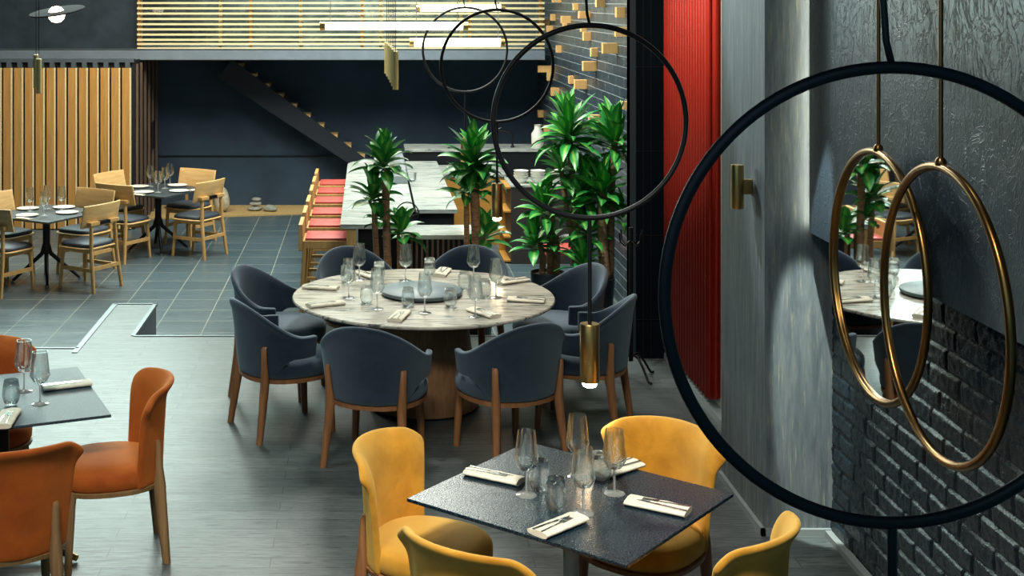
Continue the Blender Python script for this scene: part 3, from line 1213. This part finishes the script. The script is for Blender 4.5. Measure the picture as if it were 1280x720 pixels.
wt = Proto(wood_table())
WT1, WT2 = Vector((-3.55, 14.66)), Vector((-2.6, 16.46))
wt.put((WT1.x, WT1.y, ZT), R(60), 'nearer black table with wooden chairs at the left edge')
wt.put((WT2.x, WT2.y, ZT), R(60), 'farther black table with wooden chairs near the boulder')
wc = Proto(wood_chair())
for C_, which in ((WT1, 'nearer'), (WT2, 'farther')):
    for d_, rd, lb in ((n1, .60, 'right front'), (n2, .60, 'right rear'), (-n2, .62, 'left front'), (-n1, .60, 'left rear')):
        p = C_ + d_ * rd
        o = wc.put((p.x, p.y, ZT), face(-d_.x, -d_.y), 'light oak chair with dark cushion at the %s of the %s black table' % (lb, which), 'light oak chairs')
        o.scale = (1.06, 1.06, 1.06)

# ------------------------------------------------------------------ bar
ZB = .75
BX0, BX1 = -.25, .44


def counter(name, x0, x1, y0, y1, ztop, label, th=.04, side='black_paint', inset=.06, round_corner=False, cat='counter', zf=ZT, top='bar_marble'):
    t = thing(name, ((x0 + x1) / 2, (y0 + y1) / 2, zf), 0, label, cat)
    hx, hy = (x1 - x0) / 2, (y1 - y0) / 2
    b = MB()
    if round_corner:
        pts = [(-hx, -hy), (hx, -hy), (hx, hy)]
        for a in range(0, 91, 10):
            pts.append((-hx + .45 + .45 * math.cos(R(90 + a)), hy - .45 + .45 * math.sin(R(90 + a))))
        b.loft([[Vector((x, y, z)) for x, y in pts] for z in (ztop - zf - th, ztop - zf)])
    else:
        b.box((-hx, -hy, ztop - zf - th), (hx, hy, ztop - zf), bev=.003)
    b.build('worktop', top, t)
    b = MB()
    b.box((-hx + inset, -hy + inset, .0), (hx - inset, hy - inset, ztop - zf - th - .001))
    b.build('body', side, t)
    return t


t = counter('bar_counter', BX0, BX1, 11.95, 16.8, ZB, 'long white marble bar counter beside the red stools', side='black_paint', inset=.16, round_corner=True)
# plain oak legs under the bar front
for xx in (-.29, .20):
    MB().box((xx, -2.42, 0), (xx + .09, -2.30, ZB - ZT - .045), bev=.004).build('leg', 'oak', t)
t = counter('serving_counter', .30, 1.0, 11.42, 11.93, ZB, 'low white marble counter with dark slatted front behind the plants', side='black_paint', inset=.04)
for i in range(15):
    xx = -.33 + i * .0455
    MB().box((xx, -.25, .02), (xx + .018, -.2155, ZB - ZT - .045)).build('slat', 'bar_slat', t)
t = counter('work_counter', BX1 + .03, .875, 13.0, 16.9, ZB - .03, 'white marble work counter right of the long bar', inset=.03)
t = thing('oak_cabinet', (1.3, 17.25, ZT), 0, 'oak bar cabinet with pale worktop behind the second plant', 'cabinet')
MB().box((-.45, -.45, .86), (.45, .45, .90), bev=.003).build('worktop', 'bar_marble', t)
MB().box((-.44, -.42, 0), (.44, .44, .859)).build('body', 'oak_cabinet', t)
for xx, w_ in ((-.43, .42), (.0, .43)):
    MB().box((xx, -.437, .06), (xx + w_ - .01, -.4205, .84), bev=.003).build('door', 'oak_cabinet', t)
t = thing('dark_cabinet', (2.06, 15.95, ZT), 0, 'dark brown bar cabinet behind the plants, white bowls on it', 'cabinet')
MB().box((-.38, -.36, 0), (.46, .35, .90), bev=.004).build('body', 'brown_cabinet', t)
MB().box((-.39, -.37, .901), (.46, .36, .925), bev=.003).build('worktop', 'bar_marble', t)
b = MB()
for z in (.02, .3, .6, .88):
    b.box((-.46, -.33, z), (-.381, .3, z + .02))
b.box((-.46, .28, .02), (-.381, .3, .9))
b.build('side_shelf', 'oak_cabinet', t)
t = counter('back_counter', .5, 2.5, 18.0, 18.65, ZB, 'narrow marble back counter along the navy wall', inset=.02)
# red bench seat behind the plants
t = thing('low_stool', (2.08, 14.25, ZT), 0, 'small pink-red padded stool half hidden behind the big plants', 'stool')
MB().box((-.2, -.2, .39), (.2, .2, .46), bev=.02).build('cushion', 'red_leather', t, smooth=50)
for sx in (-1, 1):
    for sy in (-1, 1):
        MB().prism([(sx * .16, sy * .16, .389, .035, .035, 0), (sx * .17, sy * .17, 0, .028, .028, 0)]).build('leg', 'oak', t)

bs = Proto(bar_stool())
names = ['nearest', 'second nearest', 'third nearest', 'fourth nearest', 'fifth nearest', 'farthest']
for i, v in enumerate((302, 285.4, 270.4, 255.8, 243.7, 232.9)):
    Yf = F * 2.28 / v
    bs.put((-.395, Yf + .232, ZT), face(1, 0), '%s red-seated oak bar stool in the row along the bar' % names[i], 'red bar stools')

# things on the bar
t = thing('warming_box', (.36, 15.5, ZB), 0, 'dull steel box with hooked handle on the long marble bar', 'appliance')
MB().box((-.078, -.9, 0), (.078, 1.0, .085), bev=.006).build('body', 'dull_steel', t)
MB().prism([(0, .05, .0855, .16, 1.86, 0), (0, .05, .15, .12, 1.8, 0)], .05).build('lid', 'dull_steel', t)
MB().tube([(.085, -.86, .03), (.15, -.86, .03), (.16, -.86, .05), (.16, -.86, .12)], .014, 10).build('handle', 'dull_steel', t, smooth=50)
t = thing('jug', (.12, 15.3, ZB), 0, 'white ceramic jug on the bar behind the first plant', 'jug')
MB().lathe([(.0, 0), (.05, 0), (.062, .05), (.058, .12), (.045, .17), (.05, .2), (.044, .2), (.04, .17), (.0, .165)], 24).build('body', 'ceramic', t, smooth=50)
MB().tube([(.055, 0, .16), (.1, 0, .15), (.1, 0, .08), (.058, 0, .06)], .008, 8).build('handle', 'ceramic', t, smooth=50)
t = thing('basket', (.36, 12.15, ZB), 0, 'black metal basket with hoop handle at the near end of the bar', 'basket')
MB().lathe([(.0, 0), (.09, 0), (.105, .03), (.11, .07), (.105, .07), (.098, .03), (.0, .012)], 28).build('bowl', 'black_metal', t, smooth=50)
MB().tube([(-.105, 0, .06)] + [(-.105 * math.cos(R(a)), 0, .06 + .11 * math.sin(R(a))) for a in range(15, 166, 15)] + [(.105, 0, .06)], .006, 8).build('handle', 'black_metal', t, smooth=50)
# faucet
t = thing('faucet', (1.98, 18.2, ZB), 0, 'black swan-neck faucet on the back counter', 'faucet')
MB().lathe([(.0, 0), (.03, 0), (.028, .02), (.014, .03), (0, .03)], 16).build('base', 'black_metal', t, smooth=50)
MB().tube([(0, 0, .02), (0, 0, .17), (-.03, 0, .2), (-.06, 0, .205), (-.25, 0, .24), (-.28, 0, .235)], .014, 10).build('spout', 'black_metal', t, smooth=50)


def bowl(name, loc, r_, h_, lb, grp=None):
    b = MB().lathe([(.0, 0), (r_ * .5, 0), (r_ * .55, .008), (r_ * .95, h_ * .8), (r_, h_), (r_ * .95, h_), (r_ * .85, h_ * .75), (r_ * .4, .016), (0, .015)], 28)
    o = b.build(name, 'ceramic', loc=loc, smooth=50)
    return tag(o, lb, 'bowl', grp)


zc = ZT + .925
for (xx, nm) in ((1.82, 'left'), (2.02, 'middle'), (2.22, 'right')):
    for i in range(4):
        lb = ('topmost' if i == 3 else ['lowest', 'second', 'third'][i]) + ' white bowl of the %s stack on the dark brown cabinet' % nm
        bowl('bowl', (xx, 15.8, zc + .03 * i), .09, .06, lb, 'white bowls stacked on the dark cabinet')
t = tag(MB().lathe([(.0, 0), (.07, 0), (.09, .06), (.09, .18), (.05, .24), (.045, .29), (.055, .3), (.045, .3), (.036, .27), (0, .26)], 24).build('vase', 'ceramic', loc=(2.34, 18.3, ZB), smooth=50),
        'white ceramic vase standing behind the tall plants', 'vase')


# ------------------------------------------------------------------ plants
XLIM = 9


def leaf_into(bm, uvl, base, az, elev, length, width, droop, rnd):
    n = 7
    d = Vector((math.cos(az), math.sin(az), 0))
    side = Vector((-math.sin(az), math.cos(az), 0))
    p = base.copy()
    el = elev
    step = length / n
    rows = []
    roll = rnd.uniform(-.4, .4)
    for i in range(n + 1):
        t = i / n
        w = width * (.35 + .65 * math.sin(min(1, t * 1.75 + .12) * PI / 2)) * (1 - max(0, (t - .5) / .5) ** 1.8) + .0008
        tang = d * math.cos(el) + Vector((0, 0, 1)) * math.sin(el)
        up = side.cross(tang) * -1
        sd = (side * math.cos(roll) + up * math.sin(roll))
        upn = tang.cross(sd)
        if upn.z < 0:
            upn = -upn
        p.x = min(p.x, XLIM)
        rows.append((p - sd * w + upn * w * .35, p.copy(), p + sd * w + upn * w * .35, t))
        p = p + tang * step
        el -= droop * (t + .25) / n
    vs = [[bm.verts.new(q) for q in r[:3]] for r in rows]
    for i in range(n):
        for j in range(2):
            f = bm.faces.new((vs[i][j], vs[i][j + 1], vs[i + 1][j + 1], vs[i + 1][j]))
            f.smooth = True
            for lp in f.loops:
                for a in (i, i + 1):
                    for c in (j, j + 1):
                        if lp.vert is vs[a][c]:
                            lp[uvl].uv = (c / 2, rows[a][3])


def crown(parent, c, n, length, seed, width=.05, low=-14, high=86):
    rnd = random.Random(seed)
    bm = bmesh.new()
    uvl = bm.loops.layers.uv.new('UVMap')
    n = int(n * 1.25)
    length *= 1.1
    for i in range(n):
        az = i * 2.399 + rnd.uniform(-.3, .3)
        t = (i + .5) / n
        el = R(low + (high - low) * t + rnd.uniform(-9, 9))
        ln = length * rnd.uniform(.72, 1.15) * (.92 if t > .8 else 1)
        base = Vector(c) + Vector((math.cos(az) * .012, math.sin(az) * .012, (t - .75) * length * .55))
        leaf_into(bm, uvl, base, az, el, ln, width * rnd.uniform(.8, 1.2), R(rnd.uniform(40, 95)) * (1.25 - .7 * t), rnd)
    me = bpy.data.meshes.new('foliage')
    bm.to_mesh(me)
    bm.free()
    me.materials.append(M['leaf'])
    o = bpy.data.objects.new('foliage', me)
    COL.objects.link(o)
    o.parent = parent
    return o


def plant(loc, pot_r, pot_h, stems, crowns, label, seed):
    """stems/crowns are given by the pixel where the photo shows them, at the plant's own depth"""
    t = thing('potted_plant', loc, 0, label, 'plant', 'dracaena plants in black pots')
    global XLIM
    x0, y0, z0 = loc
    XLIM = XT - .09 - x0
    MB().lathe([(.0, 0), (pot_r * .8, 0), (pot_r * .84, .01), (pot_r * .98, pot_h - .02), (pot_r, pot_h), (pot_r * .93, pot_h), (pot_r * .9, pot_h - .05), (.0, pot_h - .05)], 36).build('pot', 'pot_black', t, smooth=40)
    MB().lathe([(.0, pot_h - .049), (pot_r * .9, pot_h - .049), (pot_r * .88, pot_h - .03), (0, pot_h - .02)], 28).build('soil', 'soil', t, smooth=50)
    rnd = random.Random(seed)

    def loc_(u, v, dy):
        Y = y0 + dy
        return Vector(((u - CX) * Y / F - x0, dy, H - v * Y / F - z0))
    for (ub, ut, vt, dy, r_) in stems:
        Y = y0 + dy
        top = loc_(ut, vt, dy)
        xb = max(-pot_r * .75, min(pot_r * .75, (ub - CX) * Y / F - x0))
        bot = Vector((xb, max(-pot_r * .6, min(pot_r * .6, dy)), pot_h - .03))
        pts, rs = [], []
        for i in range(12):
            f_ = i / 11
            p = bot.lerp(top, f_)
            p.x += .008 * math.sin(f_ * 5 + ub)
            pts.append(p)
            rs.append(r_ * 1.2 * (1.08 - .12 * f_ + .05 * math.sin(i * 2.3)))
        MB().tube(pts, rs, 12).build('trunk', 'bark', t, smooth='all')
    for i, (u, v, dy, n, ln) in enumerate(crowns):
        crown(t, loc_(u, v, dy), n, ln, seed * 31 + i)
    return t


plant((.14, 11.2, ZT), .17, .42,
      [(484, 483, 212, 0, .028), (471, 469, 255, .02, .022), (496, 499, 270, .05, .012)],
      [(480, 198, 0, 26, .25), (466, 240, .02, 22, .23), (502, 285, .05, 14, .2), (476, 270, .0, 8, .18)],
      'leafy dracaena with two trunks at the left, by the red stools', 3)
plant((.88, 11.2, ZT), .17, .42,
      [(585, 584, 245, 0, .02), (597, 594, 220, 0, .034), (604, 607, 285, .04, .01)],
      [(592, 198, 0, 36, .28), (583, 232, .02, 18, .22), (601, 228, -.02, 12, .2), (608, 290, .04, 14, .2)],
      'leafy dracaena in the middle, before the oak cabinet', 5)
plant((1.76, 13.0, ZT), .17, .44,
      [(678, 676, 300, 0, .024), (687, 690, 265, .02, .026), (696, 694, 295, .05, .03)],
      [(668, 300, -.03, 20, .24), (680, 258, 0, 22, .25), (690, 300, .03, 10, .18)],
      'shorter leafy dracaena clump left of the dark tiled wall, pot rim showing', 8)
plant((2.17, 12.75, ZT), .2, .44,
      [(716, 713, 165, .12, .026), (704, 703, 215, .16, .022), (756, 752, 240, -.05, .04), (768, 768, 175, .03, .028), (733, 733, 240, .1, .022)],
      [(711, 163, .12, 40, .36), (768, 172, .03, 34, .36), (752, 236, -.05, 26, .32), (732, 232, .1, 26, .32), (735, 285, 0, 18, .28), (728, 325, -.08, 18, .24), (777, 268, .0, 8, .26), (722, 258, .02, 14, .28), (702, 206, .16, 22, .28)],
      'tallest leafy dracaena beside the dark tiled wall with wooden blocks', 13)

# coat stand beside the column
t = thing('coat_stand', (1.93, 9.75, 0), 0, 'thin black metal coat stand in front of the black column', 'coat stand')
MB().cyl((0, 0, .12), (0, 0, 1.10), .016, seg=12).build('pole', 'black_metal', t, smooth=40)
for a in range(4):
    dd = Vector((math.cos(R(30 + 90 * a)), math.sin(R(30 + 90 * a)), 0))
    MB().tube([Vector((0, 0, .16)) + dd * .01, dd * .07 + Vector((0, 0, .17)), dd * .13 + Vector((0, 0, .10)), dd * .19 + Vector((0, 0, .012)), dd * .22 + Vector((0, 0, .01))], .009, 8).build('leg', 'black_metal', t, smooth=60)
    MB().tube([Vector((0, 0, 1.0)) + dd * .012, dd * .06 + Vector((0, 0, .97)), dd * .10 + Vector((0, 0, 1.0)), dd * .11 + Vector((0, 0, 1.07))], .006, 8).build('hook', 'black_metal', t, smooth=60)


# ------------------------------------------------------------------ tableware
def wine_glass():
    t = thing('wine_glass', (0, 0, 0), cat='wine glass')
    th = .0012
    out = [(.030, .1085), (.046, .135), (.0495, .142), (.0495, .146), (.0475, .160), (.042, .21), (.0365, .262)]
    prof = [(.006, .098), (.012, .101)] + out + [(r - th, z) for r, z in reversed(out)] + [(.011, .1025), (.0, .1015)]
    MB().lathe(prof, 32).build('bowl', 'clear_glass', t, smooth=24)
    MB().lathe([(.0, 0), (.042, 0), (.0425, .0015), (.03, .004), (.008, .009), (.0048, .016), (.0044, .06), (.0055, .096), (0, .0975)], 28).build('stem', 'stem_glass', t, smooth=60)
    return t


def tumbler():
    th = .0014
    out = [(.026, .001), (.034, .012), (.043, .04), (.044, .055), (.040, .09), (.035, .125)]
    prof = [(.0, 0), (.022, 0)] + out + [(r - th, z) for r, z in reversed(out[1:])] + [(.02, .008), (0, .007)]
    o = MB().lathe(prof, 28).build('tumbler', 'clear_glass', smooth='all')
    o['category'] = 'tumbler'
    return o


def napkin():
    b = MB()
    L, W, T = .25, .098, .026
    nx, na = 24, 20
    rings = []
    for i in range(nx + 1):
        x = (i / nx - .5) * L
        ring = []
        for k_ in range(na):
            a = 2 * PI * k_ / na
            c, s = math.cos(a), math.sin(a)
            y = W / 2 * math.copysign(abs(c) ** .55, c) * (1 + .05 * noise.noise((x * 14, 1, 2)))
            z = T / 2 + T / 2 * math.copysign(abs(s) ** .7, s) * (1 - .35 * (1 if c > .1 else 0) * (s > 0))
            if s > 0:
                z += .002 * noise.noise((x * 30, y * 40, 0)) - .0015
            ring.append(Vector((x + .006 * c * noise.noise((k_, 2, 3)), y, max(0, z))))
        rings.append(ring)
    b.loft(rings)
    o = b.build('napkin', 'linen', smooth=70)
    o['category'] = 'napkin'
    return o


def fork():
    t = MB()
    t.box((-.095, -.004, 0), (.035, .004, .0022), bev=.0007)
    t.box((.03, -.011, .0), (.055, .011, .0022), bev=.0007)
    for i in range(4):
        y = -.0095 + i * .0063
        t.box((.054, y - .0014, .0), (.095, y + .0014, .002))
    o = t.build('fork', 'cutlery_steel')
    o['category'] = 'fork'
    return o


def knife():
    t = MB()
    t.box((-.105, -.0055, 0), (-.005, .0055, .003), bev=.001)
    t.prism([(0, 0, 0, .001, .001, 0)] * 2) if False else None
    ring = [(-.005, -.004), (.02, -.009), (.08, -.009), (.105, .003), (.02, .006), (-.005, .004)]
    t.loft([[Vector((x, y, z)) for x, y in ring] for z in (.0006, .002)])
    o = t.build('knife', 'cutlery_steel')
    o['category'] = 'knife'
    return o


def plate():
    o = MB().lathe([(.0, 0), (.07, 0), (.075, .004), (.118, .012), (.124, .016), (.117, .016), (.078, .008), (0, .007)], 40).build('plate', 'ceramic', smooth=50)
    o['category'] = 'plate'
    return o


wg, tb, npk, fk, kn, pl = Proto(wine_glass()), Proto(tumbler()), Proto(napkin()), Proto(fork()), Proto(knife()), Proto(plate())


def setting(u, v, z, rz, where, grp, s=1.0, cut=True, tl=None):
    p = P(u, v, z)
    o = npk.put((p.x, p.y, z + .0005), rz, 'folded cream napkin ' + where, 'napkins ' + grp)
    zt = z + .0255
    if cut:
        ox = Vector((math.cos(rz), math.sin(rz), 0))
        oy = Vector((-math.sin(rz), math.cos(rz), 0))
        q = p - oy * .016 - ox * .03
        fk.put((q.x, q.y, zt), rz + R(4), 'steel fork on the napkin ' + where, 'forks ' + grp)
        q = p - oy * -.014 - ox * .02
        kn.put((q.x, q.y, zt - .003), rz - R(3), 'steel knife on the napkin ' + where, 'knives ' + grp)


def dir_rz(u0, v0, u1, v1, z):
    a, c = P(u0, v0, z), P(u1, v1, z)
    return math.atan2(c.y - a.y, c.x - a.x)


ZTB = .75
# yellow-chair table
G = 'on the dark square table'
for (u, v, lb) in ((658, 619, 'leftmost wine glass on the dark square table'), (729, 642, 'nearest wine glass on the dark square table, beside the front napkin'),
                   (768, 617, 'rightmost wine glass on the dark square table'), (722, 596, 'farthest wine glass on the dark square table')):
    p = P(u, v, ZTB)
    wg.put((p.x, p.y, ZTB + .0003), 0, lb, 'wine glasses ' + G)
for (u, v, lb) in ((695, 637, 'stemless tumbler nearest the front napkin of the dark square table'), (674, 613, 'stemless tumbler between the left napkin and the wine glasses'),
                   (751, 603, 'stemless tumbler beside the far napkin of the dark square table')):
    p = P(u, v, ZTB)
    tb.put((p.x, p.y, ZTB + .0003), 0, lb, 'tumblers ' + G)
setting(698, 660, ZTB, dir_rz(664, 674, 732, 646, ZTB), 'at the front edge of the dark square table', G)
setting(822, 636, ZTB, dir_rz(860, 644, 783, 628, ZTB), 'at the right of the dark square table', G)
setting(618, 598, ZTB, dir_rz(580, 590, 656, 606, ZTB), 'at the left of the dark square table', G)
setting(772, 589, ZTB, dir_rz(800, 580, 745, 598, ZTB), 'at the far edge of the dark square table', G)
# orange-chair table
G = 'on the grey table by orange chairs'
for (u, v, lb) in ((30, 489, 'taller-looking farther wine glass on the grey table among orange chairs'), (50, 505, 'nearer wine glass on the grey table among orange chairs')):
    p = P(u, v, ZTB)
    wg.put((p.x, p.y, ZTB + .0003), 0, lb, 'wine glasses ' + G)
p = P(14, 506, ZTB)
tb.put((p.x, p.y, ZTB + .0003), 0, 'stemless tumbler at the left edge on the grey table', 'tumblers ' + G)
setting(83, 484, ZTB, dir_rz(54, 488, 112, 481, ZTB), 'at the far side of the grey table among orange chairs', G)
setting(8, 526, ZTB, dir_rz(2, 540, 20, 512, ZTB), 'at the left photo edge on the grey table', G)
# round table
G = 'on the round marble table'
for (u, v, lb) in ((507, 351, 'wine glass just behind the turntable, left of centre on the round table'), (449, 350, 'wine glass at the far left of the round table'),
                   (592, 352, 'wine glass at the far right of the round table behind the turntable'), (620, 372, 'wine glass nearest the right napkins of the round table'),
                   (531, 391, 'wine glass in front of the turntable on the round table'), (471.5, 386, 'wine glass at the left front of the round table'),
                   (594, 396, 'wine glass at the right front of the round table beside the front napkin'), (436, 372, 'wine glass at the left of the round table between two napkins')):
    p = P(u, v, ZTB)
    wg.put((p.x, p.y, ZTB + .0003), 0, lb, 'wine glasses ' + G)
for (u, v, lb) in ((458, 380, 'tumbler left of the turntable on the round table'), (510, 383, 'tumbler in front of the turntable, left one of two'),
                   (563, 384, 'tumbler in front of the turntable, right one of two'), (580, 362, 'tumbler right behind the turntable on the round table'),
                   (433, 354, 'tumbler at the far left edge of the round table'), (606, 372, 'tumbler right of the turntable on the round table'),
                   (537, 344, 'tumbler behind the middle of the turntable'), (474, 349, 'tumbler behind the left of the turntable on the round table')):
    p = P(u, v, ZTB)
    tb.put((p.x, p.y, ZTB + .0003), 0, lb, 'tumblers ' + G)
RN = ['before the left front blue armchair', 'before the right front blue armchair', 'before the nearer left blue armchair', 'before the farther left blue armchair',
      'before the rear blue armchair by the red stools', 'before the rear blue armchair by the slatted bar', 'before the upper right blue armchair', 'before the lower right blue armchair']
for (u, v), a, lb in zip(((499, 397), (604, 393), (407, 382), (401, 361), (458, 345), (553, 342), (641, 353), (658, 377)), ANG, RN):
    c_ = P(u, v, ZTB)
    setting(u, v, ZTB, math.atan2(RC.y - c_.y, RC.x - c_.x), lb, G)
# lower tables
ZW = ZT + .75
G = 'on the nearer black table'
for (u, v, lb) in ((37.5, 264, 'leftmost wine glass on the nearer black table'), (59, 261, 'rear middle wine glass on the nearer black table'),
                   (55, 269.5, 'front middle wine glass on the nearer black table'), (77, 262, 'rightmost wine glass on the nearer black table')):
    p = P(u, v, ZW)
    wg.put((p.x, p.y, ZW + .0003), 0, lb, 'wine glasses ' + G)
for (u, v, lb) in ((35, 261.5, 'white plate at the left rear of the nearer black table'), (34, 270, 'white plate at the left front of the nearer black table'),
                   (80, 260, 'white plate at the right rear of the nearer black table'), (84, 266.5, 'white plate at the right front of the nearer black table')):
    p = P(u, v, ZW)
    pl.put((p.x, p.y, ZW + .0003), 0, lb, 'plates ' + G)
for (u, v, a, lb) in ((112, 264.8, 60, 'right edge'), (30, 274, -30, 'left front edge')):
    p = P(u, v, ZW)
    npk.put((p.x, p.y, ZW + .0003), R(a), 'white napkin at the %s of the nearer black table' % lb, 'napkins ' + G).scale = (.75, .75, .75)
G = 'on the farther black table'
for (u, v, lb) in ((188, 233, 'leftmost wine glass on the farther black table'), (197.5, 240.5, 'front middle wine glass on the farther black table'),
                   (206, 235.5, 'rear middle wine glass on the farther black table'), (212.5, 230, 'rightmost wine glass on the farther black table')):
    p = P(u, v, ZW)
    wg.put((p.x, p.y, ZW + .0003), 0, lb, 'wine glasses ' + G)
for (u, v, lb) in ((174, 234, 'white plate at the left rear of the farther black table'), (180, 241, 'white plate at the left front of the farther black table'),
                   (222, 232.5, 'white plate at the right rear of the farther black table'), (224, 239.5, 'white plate at the right front of the farther black table')):
    p = P(u, v, ZW)
    pl.put((p.x, p.y, ZW + .0003), 0, lb, 'plates ' + G)
for (u, v, a, lb) in ((243, 238, 60, 'right edge'), (172, 244, -30, 'left front edge')):
    p = P(u, v, ZW)
    npk.put((p.x, p.y, ZW + .0003), R(a), 'white napkin at the %s of the farther black table' % lb, 'napkins ' + G).scale = (.75, .75, .75)


# ------------------------------------------------------------------ light
def light(name, typ, loc, energy, color=(1, 1, 1), target=None, **kw):
    l = bpy.data.lights.new(name, typ)
    l.energy = energy
    l.color = color
    for kx, vx in kw.items():
        setattr(l, kx, vx)
    o = bpy.data.objects.new(name, l)
    o.location = loc
    if target is not None:
        o.rotation_euler = (Vector(target) - Vector(loc)).to_track_quat('-Z', 'Y').to_euler()
    COL.objects.link(o)
    return o


warm = (1, .88, .68)
neut = (.96, 1, .9)
cool = (.78, .92, 1)
light('upper_window_left', 'AREA', (-4.3, 17.7, 3.75), 125, (.74, 1, .94), (-3.4, 8.0, 0), shape='RECTANGLE', size=4.0, size_y=1.6, spread=R(110))
light('left_floor_fill', 'AREA', (-2.5, 7.8, 4.5), 17, (.78, 1, .93), (-2.2, 7.6, 0), shape='RECTANGLE', size=1.6, size_y=2.6, spread=R(70))  # added fill to brighten the left floor, no fixture known there
light('ceiling_panel_table', 'AREA', (.3, 9.2, 4.5), 17, (1, .95, .82), (.35, 9.1, 0), shape='RECTANGLE', size=.6, size_y=.6, spread=R(70))
light('ceiling_panel_bar', 'AREA', (.2, 15.0, 4.5), 340, neut, (.2, 14.9, 0), shape='RECTANGLE', size=1.9, size_y=4)
light('plant_fill', 'AREA', (1.2, 11.0, 4.5), 40, (.95, 1, .9), (1.6, 12.4, 1), shape='RECTANGLE', size=1.2, size_y=.6, spread=R(90))  # extra lamp without a known fixture, lifts the foliage
light('ceiling_panel_cafe', 'AREA', (-3.0, 15.6, 4.5), 200, warm, (-3.0, 16.2, 0), shape='RECTANGLE', size=2.5, size_y=2.5)
light('yellow_chair_fill', 'AREA', (.2, 3.0, 4.4), 27, (1, .93, .78), (.8, 5.3, .6), shape='RECTANGLE', size=.8, size_y=.6, spread=R(60))  # added fill from the viewer's side so the yellow chair backs are lit
light('orange_chair_fill', 'AREA', (-1.4, 3.0, 4.2), 18, (1, .93, .78), (-1.6, 6.6, .6), shape='RECTANGLE', size=.8, size_y=.6, spread=R(75))  # made-up lamp brightening the orange chairs, mainly the back facing the camera
light('teal_fill', 'AREA', (-1.5, 1.4, 3.4), 18, (.55, .85, 1), (.5, 8, 1.0), shape='RECTANGLE', size=6, size_y=2)  # invented teal fill at the camera end, lifts the dark tones
light('window_upper', 'AREA', (-1, 21.0, 4.2), 200, neut, (-.8, 21.6, 3.0), shape='RECTANGLE', size=5, size_y=.5)
light('panel_wash', 'SPOT', (1.9, 5.2, 4.5), 14, neut, (2.3, 5.2, 2.9), spot_size=R(80), spot_blend=.8, shadow_soft_size=.05)
light('brick_accent', 'SPOT', (.9, 9.0, 4.4), 320, (.9, 1, 1), (2.35, 5.3, 1.0), spot_size=R(34), spot_blend=.4, shadow_soft_size=.06)  # added spot that raises highlights on the brick edges
light('pillar_strip', 'AREA', (2.295, 6.84, 3.05), 4, (1, .97, .78), (1.9, 6.885, 3.05), shape='RECTANGLE', size=.03, size_y=2.9)
light('pillar_spot', 'SPOT', (1.9, 6.2, 3.3), 800, (.95, 1, .88), (2.38, 6.88, .58), spot_size=R(12), spot_blend=.25, shadow_soft_size=.015)  # added spot, its cone edge shapes the lit patch on the pillar front
light('curtain_wash', 'SPOT', (.9, 8.3, 4.4), 270, warm, (2.28, 9.5, 2.4), spot_size=R(52), spot_blend=.8, shadow_soft_size=.05)
light('block_wash', 'SPOT', (1.5, 14.5, 4.4), 130, warm, (2.55, 15, 2.6), spot_size=R(90), spot_blend=.9, shadow_soft_size=.08)
for i, (Yr, zc) in enumerate(((2.61, 2.19), (6.17, 2.205), (10.6, 2.245), (14.1, 2.243))):
    light('pendant_beam', 'SPOT', (RX, Yr, zc - 1.24), 7, warm, (RX, Yr, 0), spot_size=R(110), spot_blend=.7, shadow_soft_size=.03)

w = bpy.data.worlds.new('World')
sc.world = w
w.use_nodes = True
bgn = w.node_tree.nodes['Background']
bgn.inputs[0].default_value = (.12, .36, .5, 1)
bgn.inputs[1].default_value = .2

# ------------------------------------------------------------------ camera
cam = bpy.data.cameras.new('camera')
co = bpy.data.objects.new('camera', cam)
COL.objects.link(co)
co.location = (0, 0, H)
co.rotation_euler = (PI / 2, 0, 0)
cam.sensor_width = 36
cam.sensor_fit = 'HORIZONTAL'
cam.lens = F / 1280 * 36
cam.shift_x = (640 - CX) / 1280
cam.shift_y = -360 / 1280
cam.clip_end = 100
sc.camera = co

vs_ = sc.view_settings
vs_.view_transform = 'Standard'
vs_.look = 'None'
vs_.gamma = 1
vs_.use_curve_mapping = False
vs_.exposure = 0.4
sc.cycles.use_denoising = True
sc.cycles.max_bounces = 14
sc.cycles.transmission_bounces = 14
sc.cycles.glossy_bounces = 6
sc.cycles.transparent_max_bounces = 24
sc.cycles.caustics_reflective = False
sc.cycles.caustics_refractive = False
sc.cycles.sample_clamp_indirect = 6
